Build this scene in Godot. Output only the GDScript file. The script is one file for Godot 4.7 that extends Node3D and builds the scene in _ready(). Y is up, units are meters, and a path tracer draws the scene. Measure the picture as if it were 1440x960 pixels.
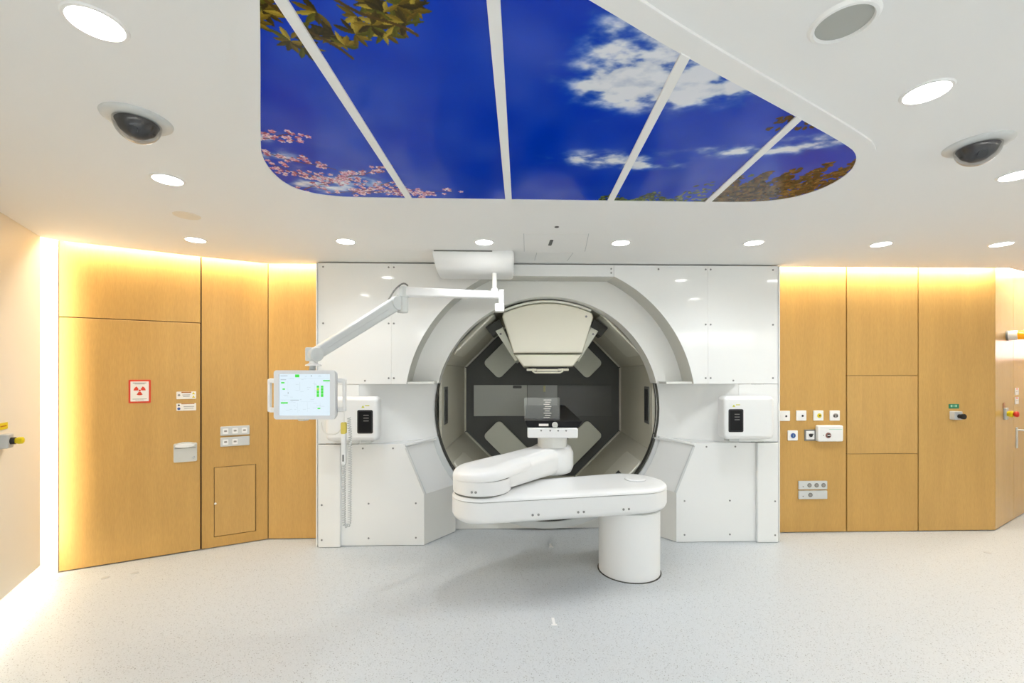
extends Node3D
# A proton-therapy treatment room. World: camera stands at x = z = 0, the gantry front plane is z = -4.31, y is up, metres.

const FRONT := -4.31          # front plane of the gantry cover
const CEIL := 2.75            # underside of the ceiling
const RIM := Vector3(0.521, 1.291, -4.687)   # centre of the bore at its rim
var M := {}
var used_names := {}

# ---------------------------------------------------------------- geometry helpers
# A shape is a PackedVector3Array of triangles, counter-clockwise seen from outside.
func soup() -> PackedVector3Array:
	return PackedVector3Array()

func tri(o: PackedVector3Array, a: Vector3, b: Vector3, c: Vector3) -> void:
	o.append(a); o.append(b); o.append(c)

func quad(o: PackedVector3Array, a: Vector3, b: Vector3, c: Vector3, d: Vector3) -> void:
	if (a - c).length_squared() < 1e-12 or (b - d).length_squared() < 1e-12:
		return
	o.append(a); o.append(b); o.append(c)
	o.append(a); o.append(c); o.append(d)

func moved(s: PackedVector3Array, t: Transform3D) -> PackedVector3Array:
	return t * s

func ccw(p: PackedVector2Array) -> PackedVector2Array:
	if Geometry2D.is_polygon_clockwise(p):
		var q := p.duplicate()
		q.reverse()
		return q
	return p

func inset_ring(p: PackedVector2Array, d: float) -> PackedVector2Array:
	if absf(d) < 1e-7:
		return p
	var n := p.size()
	var out := PackedVector2Array()
	for i in n:
		var e0 := (p[i] - p[(i + n - 1) % n]).normalized()
		var e1 := (p[(i + 1) % n] - p[i]).normalized()
		var n0 := Vector2(-e0.y, e0.x)
		var n1 := Vector2(-e1.y, e1.x)
		var m := n0 + n1
		var k := maxf(m.length_squared() * 0.5, 0.25)
		out.append(p[i] + m * (d / k))
	return out

# outline in x and y, layers [inset, z] with z rising
func prism(outline: PackedVector2Array, layers: Array, t := Transform3D()) -> PackedVector3Array:
	var o := soup()
	var p := ccw(outline)
	var rings := []
	for l in layers:
		var r := PackedVector3Array()
		for v in inset_ring(p, l[0]):
			r.append(Vector3(v.x, v.y, l[1]))
		rings.append(r)
	var n := p.size()
	for k in rings.size() - 1:
		for i in n:
			var j := (i + 1) % n
			quad(o, rings[k][i], rings[k][j], rings[k + 1][j], rings[k + 1][i])
	for e in [0, rings.size() - 1]:
		var flat := PackedVector2Array()
		for v in rings[e]:
			flat.append(Vector2(v.x, v.y))
		var ix := Geometry2D.triangulate_polygon(flat)
		for k in range(0, ix.size(), 3):
			var a: Vector3 = rings[e][ix[k]]
			var b: Vector3 = rings[e][ix[k + 1]]
			var c: Vector3 = rings[e][ix[k + 2]]
			var up := (b - a).cross(c - a).z > 0.0
			if up == (e != 0):
				tri(o, a, b, c)
			else:
				tri(o, a, c, b)
	return t * o

func slab_layers(z0: float, z1: float, bevel: float, steps := 2) -> Array:
	var l := []
	for k in steps + 1:
		var a := PI / 2 * k / steps
		l.append([bevel * (1.0 - sin(a)), z0 + bevel * (1.0 - cos(a))])
	for k in steps + 1:
		var a := PI / 2 * k / steps
		l.append([bevel * (1.0 - cos(a)), z1 - bevel * (1.0 - sin(a))])
	return l

func rrect(w: float, h: float, r: float, steps := 5, c := Vector2.ZERO) -> PackedVector2Array:
	var p := PackedVector2Array()
	if r < 1e-5:
		for s in [Vector2(-1, -1), Vector2(1, -1), Vector2(1, 1), Vector2(-1, 1)]:
			p.append(c + Vector2(w / 2 * s.x, h / 2 * s.y))
		return p
	var cs := [Vector2(w / 2 - r, h / 2 - r), Vector2(-w / 2 + r, h / 2 - r), Vector2(-w / 2 + r, -h / 2 + r), Vector2(w / 2 - r, -h / 2 + r)]
	for q in 4:
		for k in steps + 1:
			var a := PI / 2 * (q + float(k) / steps)
			p.append(c + cs[q] + Vector2(cos(a), sin(a)) * r)
	return p

func circle(r: float, n := 40, c := Vector2.ZERO) -> PackedVector2Array:
	var p := PackedVector2Array()
	for k in n:
		p.append(c + Vector2.from_angle(TAU * k / n) * r)
	return p

# box given by two corners, edges chamfered
func block(a: Vector3, b: Vector3, bevel := 0.004) -> PackedVector3Array:
	var lo := a.min(b)
	var hi := a.max(b)
	var c := (lo + hi) / 2
	var bv := minf(bevel, minf(minf(hi.x - lo.x, hi.y - lo.y), hi.z - lo.z) * 0.4)
	return prism(rrect(hi.x - lo.x, hi.y - lo.y, bv, 1, Vector2(c.x, c.y)), [[bv, lo.z], [0.0, lo.z + bv], [0.0, hi.z - bv], [bv, hi.z]])

# upright box with generously rounded vertical and front edges
func rbox(size: Vector3, r: float, bevel: float, c := Vector3.ZERO, steps := 5) -> PackedVector3Array:
	return prism(rrect(size.x, size.y, r, steps, Vector2(c.x, c.y)), slab_layers(c.z - size.z / 2, c.z + size.z / 2, bevel, 3))

# outline seen from above (x, -z), extruded upwards
func standing() -> Transform3D:
	return Transform3D(Basis(Vector3(1, 0, 0), Vector3(0, 0, -1), Vector3(0, 1, 0)), Vector3.ZERO)

func hull2(a: Vector2, ra: float, b: Vector2, rb: float, n := 20) -> PackedVector2Array:
	var d := b - a
	var base := d.angle()
	var off := acos(clampf((ra - rb) / d.length(), -1, 1))
	var p := PackedVector2Array()
	for k in n + 1:
		p.append(b + Vector2.from_angle(base - off + 2 * off * k / n) * rb)
	for k in n + 1:
		p.append(a + Vector2.from_angle(base + off + (TAU - 2 * off) * k / n) * ra)
	return p

# profile points (radius, height) round the y axis, from bottom outside upwards
func lathe(profile: Array, n := 40, t := Transform3D()) -> PackedVector3Array:
	var o := soup()
	for k in n:
		var a := TAU * k / n
		var b := TAU * (k + 1) / n
		for i in profile.size() - 1:
			var p: Vector2 = profile[i]
			var q: Vector2 = profile[i + 1]
			var p0 := Vector3(p.x * cos(a), p.y, -p.x * sin(a))
			var p1 := Vector3(p.x * cos(b), p.y, -p.x * sin(b))
			var q0 := Vector3(q.x * cos(a), q.y, -q.x * sin(a))
			var q1 := Vector3(q.x * cos(b), q.y, -q.x * sin(b))
			if p.x > 1e-6:
				tri(o, p0, p1, q1)
			if q.x > 1e-6:
				tri(o, p0, q1, q0)
	return t * o

func tube(path: PackedVector3Array, r: float, n := 10) -> PackedVector3Array:
	var o := soup()
	var rings := []
	var side := Vector3.ZERO
	for i in path.size():
		var d := (path[mini(i + 1, path.size() - 1)] - path[maxi(i - 1, 0)]).normalized()
		if i == 0:
			side = d.cross(Vector3.UP if absf(d.y) < 0.9 else Vector3.RIGHT).normalized()
		else:
			side = (side - d * side.dot(d)).normalized()
		var up := d.cross(side)
		var ring := PackedVector3Array()
		for k in n:
			var a := TAU * k / n
			ring.append(path[i] + (side * cos(a) + up * sin(a)) * r)
		rings.append(ring)
	for i in rings.size() - 1:
		for k in n:
			var j := (k + 1) % n
			quad(o, rings[i][k], rings[i][j], rings[i + 1][j], rings[i + 1][k])
	for k in range(1, n - 1):
		tri(o, rings[0][0], rings[0][k + 1], rings[0][k])
		tri(o, rings[-1][0], rings[-1][k], rings[-1][k + 1])
	return o

# a curved sheet of some thickness between two edges; off points to its back
func ruled(a: PackedVector3Array, b: PackedVector3Array, off: Vector3) -> PackedVector3Array:
	var o := soup()
	var n := a.size()
	var flip := (a[1] - a[0]).cross(b[0] - a[0]).dot(off) > 0.0
	for i in n - 1:
		var q := [a[i], a[i + 1], b[i + 1], b[i]]
		if flip:
			q.reverse()
		quad(o, q[0], q[1], q[2], q[3])
		quad(o, q[3] + off, q[2] + off, q[1] + off, q[0] + off)
	var loop := []
	for i in n:
		loop.append(a[i])
	for i in n:
		loop.append(b[n - 1 - i])
	if flip:
		loop.reverse()
	for i in loop.size():
		var p: Vector3 = loop[i]
		var q: Vector3 = loop[(i + 1) % loop.size()]
		quad(o, p, p + off, q + off, q)
	return o

# flat ring sector between two loops of equal count
func band(outer: PackedVector2Array, inner: PackedVector2Array, z0: float, z1: float, closed := true) -> PackedVector3Array:
	var o := soup()
	var n := outer.size()
	for i in (n if closed else n - 1):
		var j := (i + 1) % n
		var a0 := Vector3(outer[i].x, outer[i].y, z0)
		var a1 := Vector3(outer[j].x, outer[j].y, z0)
		var b0 := Vector3(inner[i].x, inner[i].y, z0)
		var b1 := Vector3(inner[j].x, inner[j].y, z0)
		var u := Vector3(0, 0, z1 - z0)
		quad(o, a0 + u, a1 + u, b1 + u, b0 + u)
		quad(o, b0, b1, a1, a0)
		quad(o, a0, a1, a1 + u, a0 + u)
		quad(o, b1, b0, b0 + u, b1 + u)
	if not closed:
		for i in [0, n - 1]:
			var a := Vector3(outer[i].x, outer[i].y, z0)
			var b := Vector3(inner[i].x, inner[i].y, z0)
			var u := Vector3(0, 0, z1 - z0)
			if i == 0:
				quad(o, a, a + u, b + u, b)
			else:
				quad(o, b, b + u, a + u, a)
	return o

func to_mesh(s: PackedVector3Array, mat: Material, uv := [], smooth := 38.0) -> ArrayMesh:
	var n := s.size()
	var fn := PackedVector3Array()
	fn.resize(n / 3)
	var at := {}
	for i in range(0, n, 3):
		fn[i / 3] = (s[i + 1] - s[i]).cross(s[i + 2] - s[i])
	var keys := []
	keys.resize(n)
	for i in n:
		var k := Vector3i((s[i] * 20000.0).round())
		keys[i] = k
		if at.has(k):
			at[k].append(i / 3)
		else:
			at[k] = [i / 3]
	var limit := cos(deg_to_rad(smooth))
	var pos := PackedVector3Array()
	var nor := PackedVector3Array()
	var tex := PackedVector2Array()
	for t in range(0, n, 3):
		if fn[t / 3].length_squared() < 1e-20:
			continue
		var own := fn[t / 3].normalized()
		for c in [0, 2, 1]:
			var sum := Vector3.ZERO
			for f in at[keys[t + c]]:
				if fn[f].length_squared() > 1e-20 and fn[f].normalized().dot(own) > limit:
					sum += fn[f]
			pos.append(s[t + c])
			nor.append(sum.normalized() if sum.length_squared() > 0.0 else own)
			if not uv.is_empty():
				var e := s[t + c]
				tex.append(Vector2((e.x - uv[0]) * uv[1], (e[uv[4]] - uv[2]) * uv[3]))
	var arr := []
	arr.resize(Mesh.ARRAY_MAX)
	arr[Mesh.ARRAY_VERTEX] = pos
	arr[Mesh.ARRAY_NORMAL] = nor
	if not uv.is_empty():
		arr[Mesh.ARRAY_TEX_UV] = tex
	var m := ArrayMesh.new()
	m.add_surface_from_arrays(Mesh.PRIMITIVE_TRIANGLES, arr)
	m.surface_set_material(0, mat)
	return m

# ---------------------------------------------------------------- scene tree helpers
func numbered(called: String) -> String:
	var k: int = used_names.get(called, 0)
	used_names[called] = k + 1
	return called if k == 0 else "%s_%03d" % [called, k]

func part(called: String, s: PackedVector3Array, mat: Material, parent: Node3D, uv := [], smooth := 38.0) -> MeshInstance3D:
	var o := MeshInstance3D.new()
	o.name = called
	o.mesh = to_mesh(s, mat, uv, smooth)
	parent.add_child(o, true)
	return o

func thing(called: String, label: String, category: String, at := Vector3.ZERO, turn := 0.0, group := "") -> Node3D:
	var o := Node3D.new()
	o.name = numbered(called)
	add_child(o)
	o.position = at
	o.rotation.y = deg_to_rad(turn)
	o.set_meta("label", label)
	o.set_meta("category", category)
	if group:
		o.set_meta("group", group)
	return o

func setting(called: String, at := Vector3.ZERO, turn := 0.0) -> Node3D:
	var o := Node3D.new()
	o.name = called
	add_child(o)
	o.position = at
	o.rotation.y = deg_to_rad(turn)
	o.set_meta("kind", "structure")
	return o

# ---------------------------------------------------------------- materials
func mat(col: Color, rough := 0.5, metal := 0.0, spec := 0.5) -> StandardMaterial3D:
	var m := StandardMaterial3D.new()
	m.albedo_color = col
	m.roughness = rough
	m.metallic = metal
	m.metallic_specular = spec
	return m

func rgb(r: int, g: int, b: int) -> Color:
	return Color8(r, g, b)

func glow(col: Color, energy: float) -> StandardMaterial3D:
	var m := mat(Color(0.9, 0.9, 0.9), 0.4)
	m.emission_enabled = true
	m.emission = col
	m.emission_energy_multiplier = energy
	return m

func noise(seed_: int, freq: float, oct := 4) -> FastNoiseLite:
	var n := FastNoiseLite.new()
	n.seed = seed_
	n.noise_type = FastNoiseLite.TYPE_SIMPLEX_SMOOTH
	n.frequency = freq
	n.fractal_octaves = oct
	return n

func wood_texture() -> ImageTexture:
	var w := 1024
	var h := 1024
	var im := Image.create(w, h, false, Image.FORMAT_RGB8)
	var a := noise(3, 0.09, 3)
	var b := noise(5, 0.012, 2)
	var c := noise(8, 0.4, 1)
	for y in h:
		for x in w:
			var v := 0.4 * a.get_noise_2d(x, y * 0.05) + 0.5 * b.get_noise_2d(x, y * 0.2) + 0.5 * c.get_noise_2d(x, y * 0.09)
			v = clampf(0.5 + 0.6 * v, 0, 1)
			im.set_pixel(x, y, Color(0.925, 0.92, 0.91).lerp(Color(1, 1, 1), v))
	return ImageTexture.create_from_image(im)

func floor_texture() -> ImageTexture:
	var w := 1024
	var im := Image.create(w, w, false, Image.FORMAT_RGB8)
	im.fill(Color(0.945, 0.945, 0.945))
	var r := RandomNumberGenerator.new()
	r.seed = 11
	for k in 26000:
		var x := r.randi_range(0, w - 4)
		var y := r.randi_range(0, w - 4)
		var s := r.randi_range(1, 4)
		var g := r.randf_range(0.74, 0.9) if r.randf() < 0.55 else r.randf_range(0.96, 1.0)
		im.fill_rect(Rect2i(x, y, s, r.randi_range(1, s)), Color(g, g, g))
	for k in 1500:
		var g := r.randf_range(0.5, 0.68)
		im.fill_rect(Rect2i(r.randi_range(0, w - 4), r.randi_range(0, w - 4), r.randi_range(2, 4), r.randi_range(2, 4)), Color(g, g * 0.99, g * 0.95))
	return ImageTexture.create_from_image(im)

func make_materials() -> void:
	var wt := wood_texture()
	for k in 3:
		var m := mat([rgb(206, 164, 94), rgb(204, 161, 90), rgb(208, 166, 97)][k], 0.42, 0.0, 0.45)
		m.albedo_texture = wt
		m.uv1_triplanar = true
		m.uv1_scale = Vector3(0.33, 0.33, 0.33)
		m.uv1_offset = Vector3(0.37 * k, 0, 0)
		M["wood%d" % k] = m
	var m2 := mat(rgb(206, 164, 94), 0.26, 0.0, 0.6)
	m2.albedo_texture = wt
	m2.uv1_triplanar = true
	m2.uv1_scale = Vector3(0.33, 0.33, 0.33)
	M.wood_gloss = m2
	var fm := mat(rgb(212, 217, 220), 0.38, 0.0, 0.4)
	fm.albedo_texture = floor_texture()
	fm.uv1_triplanar = true
	fm.uv1_world_triplanar = true
	fm.uv1_scale = Vector3(0.8, 0.8, 0.8)
	M.floor = fm
	M.ceiling = mat(rgb(243, 243, 241), 0.75, 0.0, 0.3)
	M.wall = mat(rgb(238, 237, 233), 0.6, 0.0, 0.4)
	M.cream = mat(rgb(236, 229, 214), 0.5, 0.0, 0.4)
	M.core = mat(rgb(104, 78, 46), 0.8)
	M.white_core = mat(rgb(235, 232, 225), 0.8)
	M.cover = mat(rgb(238, 239, 237), 0.07, 0.0, 0.5)
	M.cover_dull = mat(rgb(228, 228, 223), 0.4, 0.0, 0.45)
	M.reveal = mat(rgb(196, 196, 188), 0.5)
	M.shell = mat(rgb(238, 239, 238), 0.28, 0.0, 0.5)
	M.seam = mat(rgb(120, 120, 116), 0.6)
	M.screw = mat(rgb(140, 140, 138), 0.4, 0.3)
	M.liner = mat(rgb(216, 212, 195), 0.4, 0.0, 0.5)
	M.liner_light = mat(rgb(232, 229, 214), 0.4)
	M.rim = mat(rgb(56, 56, 50), 0.5)
	M.charcoal = mat(rgb(98, 99, 97), 0.55, 0.0, 0.4)
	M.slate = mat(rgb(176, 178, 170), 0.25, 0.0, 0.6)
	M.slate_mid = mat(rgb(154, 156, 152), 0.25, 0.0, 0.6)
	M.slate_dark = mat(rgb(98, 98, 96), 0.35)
	M.putty = mat(rgb(238, 239, 224), 0.4)
	M.nozzle = mat(rgb(236, 232, 214), 0.2, 0.0, 0.5)
	M.black = mat(rgb(22, 22, 24), 0.3)
	M.dark = mat(rgb(40, 40, 42), 0.5)
	M.carbon = mat(rgb(20, 20, 22), 0.35, 0.0, 0.3)
	M.steel = mat(rgb(206, 206, 200), 0.3, 0.35)
	M.grey = mat(rgb(186, 189, 190), 0.4)
	M.light_grey = mat(rgb(206, 209, 208), 0.4)
	M.arm_grey = mat(rgb(208, 212, 210), 0.35)
	M.white = mat(rgb(242, 242, 240), 0.3)
	M.yellow = mat(rgb(222, 200, 10), 0.4)
	M.lemon = mat(rgb(206, 206, 70), 0.5)
	M.bezel = mat(rgb(224, 227, 230), 0.4)
	M.red = mat(rgb(206, 40, 24), 0.4)
	M.sign_red = mat(rgb(214, 60, 28), 0.5)
	M.paper = mat(rgb(240, 236, 230), 0.5)
	M.print_grey = mat(rgb(150, 146, 140), 0.6)
	M.brown = mat(rgb(176, 108, 30), 0.6)
	M.blue = mat(rgb(52, 84, 150), 0.5)
	M.green = mat(rgb(40, 130, 92), 0.5)
	M.mint = mat(rgb(150, 205, 180), 0.5)
	M.speaker = mat(rgb(178, 180, 174), 0.8)
	var amber := mat(rgb(250, 170, 10), 0.15)
	amber.emission_enabled = true
	amber.emission = rgb(250, 160, 0)
	amber.emission_energy_multiplier = 0.25
	M.amber = amber
	var ac := mat(Color(0.86, 0.88, 0.86, 0.08), 0.05, 0.0, 0.5)
	ac.transparency = BaseMaterial3D.TRANSPARENCY_ALPHA
	M.acrylic = ac
	var dm := mat(Color(0.25, 0.25, 0.26, 0.35), 0.04, 0.0, 0.6)
	dm.transparency = BaseMaterial3D.TRANSPARENCY_ALPHA
	M.dome = dm
	M.lamp = glow(Color(1.0, 0.99, 0.97), 30.0)
	M.led = glow(Color(1.0, 0.92, 0.76), 6.0)

# ---------------------------------------------------------------- lights
func down_spot(at: Vector3, energy: float, parent: Node3D) -> void:
	var l := SpotLight3D.new()
	l.name = "downlight_beam"
	parent.add_child(l, true)
	l.position = at
	l.rotation.x = -PI / 2
	l.light_energy = energy
	l.light_color = Color(0.965, 0.985, 1.0)
	l.light_size = 0.05
	l.spot_angle = 74.0
	l.spot_angle_attenuation = 1.0
	l.spot_range = 14.0
	l.spot_attenuation = 2.0
	l.shadow_enabled = true

# a long lamp: centre, unit direction of its length, direction it shines to
func strip_light(called: String, a: Vector3, b: Vector3, shine: Vector3, width: float, energy: float, parent: Node3D, tint := Color(1.0, 0.95, 0.86)) -> void:
	var l := AreaLight3D.new()
	l.name = called
	parent.add_child(l, true)
	var x := (b - a).normalized()
	var z := -shine.normalized()
	z = (z - x * z.dot(x)).normalized()
	l.transform = Transform3D(Basis(x, z.cross(x), z), (a + b) / 2)
	l.area_size = Vector2((b - a).length(), width)
	l.area_normalize_energy = true
	l.light_energy = energy
	l.light_color = tint
	l.area_range = 14.0
	l.area_attenuation = 2.0
	l.shadow_enabled = true
	# the glowing strip itself, just behind the light
	var back := -shine.normalized() * 0.012
	var s := block(Vector3(-(b - a).length() / 2, -width / 2, -0.004), Vector3((b - a).length() / 2, width / 2, 0.004), 0.001)
	part("led_strip", moved(s, Transform3D(l.transform.basis, l.transform.origin + back)), M.led, parent)

# ================================================================ the scene
func _ready() -> void:
	# camera: 620 px focal length in a 1440 x 960 frame, lens shifted up by 45 px
	var cam := Camera3D.new()
	cam.name = "camera"
	add_child(cam)
	cam.position = Vector3(0, 1.67, 0)
	cam.rotation_degrees = Vector3(0, -1.66, 0)
	cam.projection = Camera3D.PROJECTION_FRUSTUM
	cam.near = 0.05
	cam.far = 60.0
	cam.size = 960.0 / 620.0 * 0.05
	cam.frustum_offset = Vector2(0, 45.0 / 620.0 * 0.05)
	cam.current = true
	var we := WorldEnvironment.new()
	we.name = "world_environment"
	var env := Environment.new()
	env.background_mode = Environment.BG_COLOR
	env.background_color = Color(0, 0, 0)
	env.tonemap_mode = Environment.TONE_MAPPER_LINEAR
	env.tonemap_exposure = 1.0
	env.sdfgi_enabled = true
	env.ssao_enabled = true
	env.ssil_enabled = true
	we.environment = env
	add_child(we)
	make_materials()
	build_shell()
	build_wood_left()
	build_wood_right()
	build_gantry_cover()
	build_rotating_gantry()
	build_positioner()
	build_monitor()
	build_sky_panel()
	build_ceiling_fittings()
	build_wall_fittings_left()
	build_wall_fittings_right()
	build_small_items()
	build_backlit_panel()

# ---------------------------------------------------------------- room shell
func build_shell() -> void:
	var fl := setting("floor")
	part("floor_sheet", block(Vector3(-5, -0.1, -7.5), Vector3(7.6, 0, 3.4), 0.001), M.floor, fl)
	# false ceiling: its edge stands off the wooden walls and leaves the slots for the cove lights
	var outline := PackedVector2Array()
	for p in [[-2.05, 2.80], [-2.05, -0.62], [-3.627, -3.594], [-3.574, -3.69], [-2.765, -4.165], [-2.278, -4.405], [-1.751, -4.405], [-1.751, -4.7], [2.775, -4.7], [2.775, -4.384], [5.225, -4.372], [5.58, -4.53], [6.90, -5.20], [6.90, 2.80]]:
		outline.append(Vector2(p[0], -p[1]))
	var ce := setting("ceiling")
	part("ceiling_board", prism(outline, [[0.0, CEIL], [0.0, CEIL + 0.04]], standing()), M.ceiling, ce)
	part("ceiling_slab", block(Vector3(-5, 2.97, -7.5), Vector3(7.6, 3.07, 3.4), 0.001), M.white_core, ce)
	# hatch joints in the ceiling in front of the gantry: shallow raised hatch boards
	for q in [[[0.19, -3.40], [0.69, -3.385], [0.757, -3.875], [0.221, -3.89]], [[0.335, -3.93], [0.66, -3.93], [0.65, -4.2], [0.338, -4.2]]]:
		var pts := PackedVector2Array()
		for p in q:
			pts.append(Vector2(p[0], -p[1]))
		part("ceiling_hatch", prism(pts, [[0.0015, CEIL - 0.0025], [0.0, CEIL - 0.0015], [0.0, CEIL + 0.001]], standing()), M.ceiling, ce)
	for q in [[[0.19, -3.40], [0.221, -3.89]], [[0.69, -3.385], [0.757, -3.875]], [[0.335, -3.93], [0.338, -4.2]], [[0.66, -3.93], [0.65, -4.2]]]:
		var a := Vector2(q[0][0], -q[0][1])
		var b := Vector2(q[1][0], -q[1][1])
		var nn := (b - a).orthogonal().normalized() * 0.002
		part("hatch_joint", prism(PackedVector2Array([a - nn, b - nn, b + nn, a + nn]), [[0.0, CEIL - 0.0032], [0.0, CEIL - 0.001]], standing()), M.grey, ce)
	# cove lights above the slots
	strip_light("cove_and_fill_light", Vector3(-3.645, 2.815, -3.78), Vector3(-2.345, 2.815, -4.455), Vector3(0, -1, 0), 0.03, 1.6, ce)
	strip_light("cove_and_fill_light", Vector3(-2.30, 2.815, -4.465), Vector3(-1.77, 2.815, -4.465), Vector3(0, -1, 0), 0.03, 0.68, ce)
	strip_light("cove_and_fill_light", Vector3(2.80, 2.815, -4.488), Vector3(5.25, 2.815, -4.488), Vector3(0, -1, 0), 0.03, 3.3, ce)
	strip_light("cove_and_fill_light", Vector3(5.32, 2.935, -4.49), Vector3(6.85, 2.935, -5.33), Vector3(0, -1, 0), 0.03, 3.4, ce)

	# fill strips added along the unseen rear and right walls to brighten the room
	strip_light("cove_and_fill_light", Vector3(-2.0, 2.90, 2.90), Vector3(6.8, 2.90, 2.90), Vector3(0, -1, 0), 0.08, 26.0, ce, Color(0.965, 0.985, 1.0))
	strip_light("cove_and_fill_light", Vector3(7.0, 2.90, -4.6), Vector3(7.0, 2.90, 2.8), Vector3(0, -1, 0), 0.08, 1.0, ce, Color(0.965, 0.985, 1.0))

	# left wall: a cream panel held clear of the floor and of the door wall, lit from behind
	var lw := setting("wall_left", Vector3(-2.05, 0, -0.602), 117.8)
	# local x runs away from the camera to the panel's end at 3.384, z faces the room
	for k in 3:
		part("panel", block(Vector3(3.384 - 1.128 * (k + 1) + 0.002, 0.15, -0.04), Vector3(3.384 - 1.128 * k - 0.002, CEIL + 0.06, 0), 0.002), M.cream, lw)
	part("backing_wall", block(Vector3(-0.4, 0, -0.40), Vector3(4.2, 2.97, -0.30), 0.001), M.white_core, lw)
	part("end_cheek", block(Vector3(-0.1, 0, -0.3), Vector3(0, 2.97, 0), 0.001), M.white_core, lw)
	strip_light("base_light", Vector3(0.05, 0.135, -0.06), Vector3(3.37, 0.135, -0.06), Vector3(0, -1, 0.75), 0.03, 0.7, lw)
	strip_light("edge_light", Vector3(3.355, 0.12, -0.07), Vector3(3.355, 2.9, -0.07), Vector3(1, 0, -0.12), 0.03, 2.0, lw)

	# the rest of the room, behind the camera and to the right
	var ln := setting("wall_left_rear")
	part("wall_board", block(Vector3(-2.15, 0, -0.66), Vector3(-2.05, 2.97, 3.1), 0.001), M.wall, ln)
	var rw := setting("wall_rear")
	part("wall_board", block(Vector3(-2.2, 0, 3.0), Vector3(7.5, 2.97, 3.1), 0.001), M.wall, rw)
	var rr := setting("wall_right_rear")
	part("wall_board", block(Vector3(7.1, 0, -5.7), Vector3(7.2, 2.97, 3.1), 0.001), M.wall, rr)
	var bk := setting("wall_back")
	part("wall_board", block(Vector3(-4.9, 0, -7.3), Vector3(7.4, 2.97, -7.2), 0.001), M.wall, bk)

# ---------------------------------------------------------------- wooden walls
func wood_panel(parent: Node3D, x0: float, x1: float, y0: float, y1: float, k: int, called := "panel") -> MeshInstance3D:
	return part(called, block(Vector3(x0 + 0.0025, y0, -0.022), Vector3(x1 - 0.0025, y1, 0), 0.0015), M["wood%d" % k], parent)

const LEFT_AT := Vector3(-3.70, 0, -3.80)
const LEFT_TURN := 27.31

func build_wood_left() -> void:
	var w := setting("wall_back_left", LEFT_AT, LEFT_TURN)
	part("wall_core", block(Vector3(-0.75, 0, -0.12), Vector3(1.60, 2.97, -0.026), 0.001), M.core, w)
	part("side_strip", block(Vector3(-0.75, 0, -0.022), Vector3(0.006, 2.96, 0), 0.0015), M.cream, w)
	wood_panel(w, 0.010, 0.987, 2.150, 2.96, 0)
	# panel beside the door, with a framed opening for the hatch
	part("panel", band(rrect(0.546, 2.952, 0.0, 1, Vector2(1.2695, 1.484)), rrect(0.350, 0.668, 0.0, 1, Vector2(1.2665, 0.4375)), -0.022, 0.0), M.wood1, w)
	var ha := part("access_hatch", block(Vector3(1.097, 0.109, -0.020), Vector3(1.436, 0.766, 0.002), 0.002), M.wood2, w)
	part("hatch_latch", moved(lathe([Vector2(0.010, 0), Vector2(0.010, 0.006), Vector2(0.006, 0.010), Vector2(0, 0.011)], 14), Transform3D(Basis(Vector3.RIGHT, PI / 2), Vector3(1.104, 0.424, 0.002))), M.paper, ha)
	var w2 := setting("wall_back_left_end", Vector3(-2.329, 0, -4.508), 0.0)
	part("wall_core", block(Vector3(-0.05, 0, -0.12), Vector3(0.64, 2.97, -0.026), 0.001), M.core, w2)
	wood_panel(w2, 0.004, 0.62, 0.008, 2.96, 2)
	# the flush wooden door
	var d := setting("door_1", LEFT_AT, LEFT_TURN)
	part("door_leaf", block(Vector3(0.013, 0.010, -0.022), Vector3(0.983, 2.142, 0.002), 0.002), M.wood0, d)
	var h := part("door_handle", rbox(Vector3(0.178, 0.175, 0.012), 0.012, 0.003, Vector3(0.872, 0.935, 0.008)), M.steel, d)
	var bow := PackedVector2Array()
	var bow_in := PackedVector2Array()
	for k in 28:
		var v := Vector2.from_angle(TAU * k / 28)
		bow.append(Vector2(0.872 + 0.084 * v.x, 1.006 + 0.028 * v.y))
		bow_in.append(Vector2(0.872 + 0.074 * v.x, 1.003 + 0.017 * v.y))
	part("pull_rim", prism(bow, slab_layers(0.012, 0.034, 0.004)), M.steel, h)
	part("pull_cup", prism(bow_in, slab_layers(0.0335, 0.040, 0.003)), M.white, h)
	part("pull_painted_shade", block(Vector3(0.792, 0.974, 0.0135), Vector3(0.952, 0.979, 0.0150), 0.0005), M.seam, h)  # dark strip painted in as the shade below the pull
	part("lock", moved(lathe([Vector2(0.012, 0), Vector2(0.012, 0.005), Vector2(0.009, 0.007), Vector2(0, 0.007)], 18), Transform3D(Basis(Vector3.RIGHT, PI / 2), Vector3(0.935, 0.885, 0.014))), M.grey, h)

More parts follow.
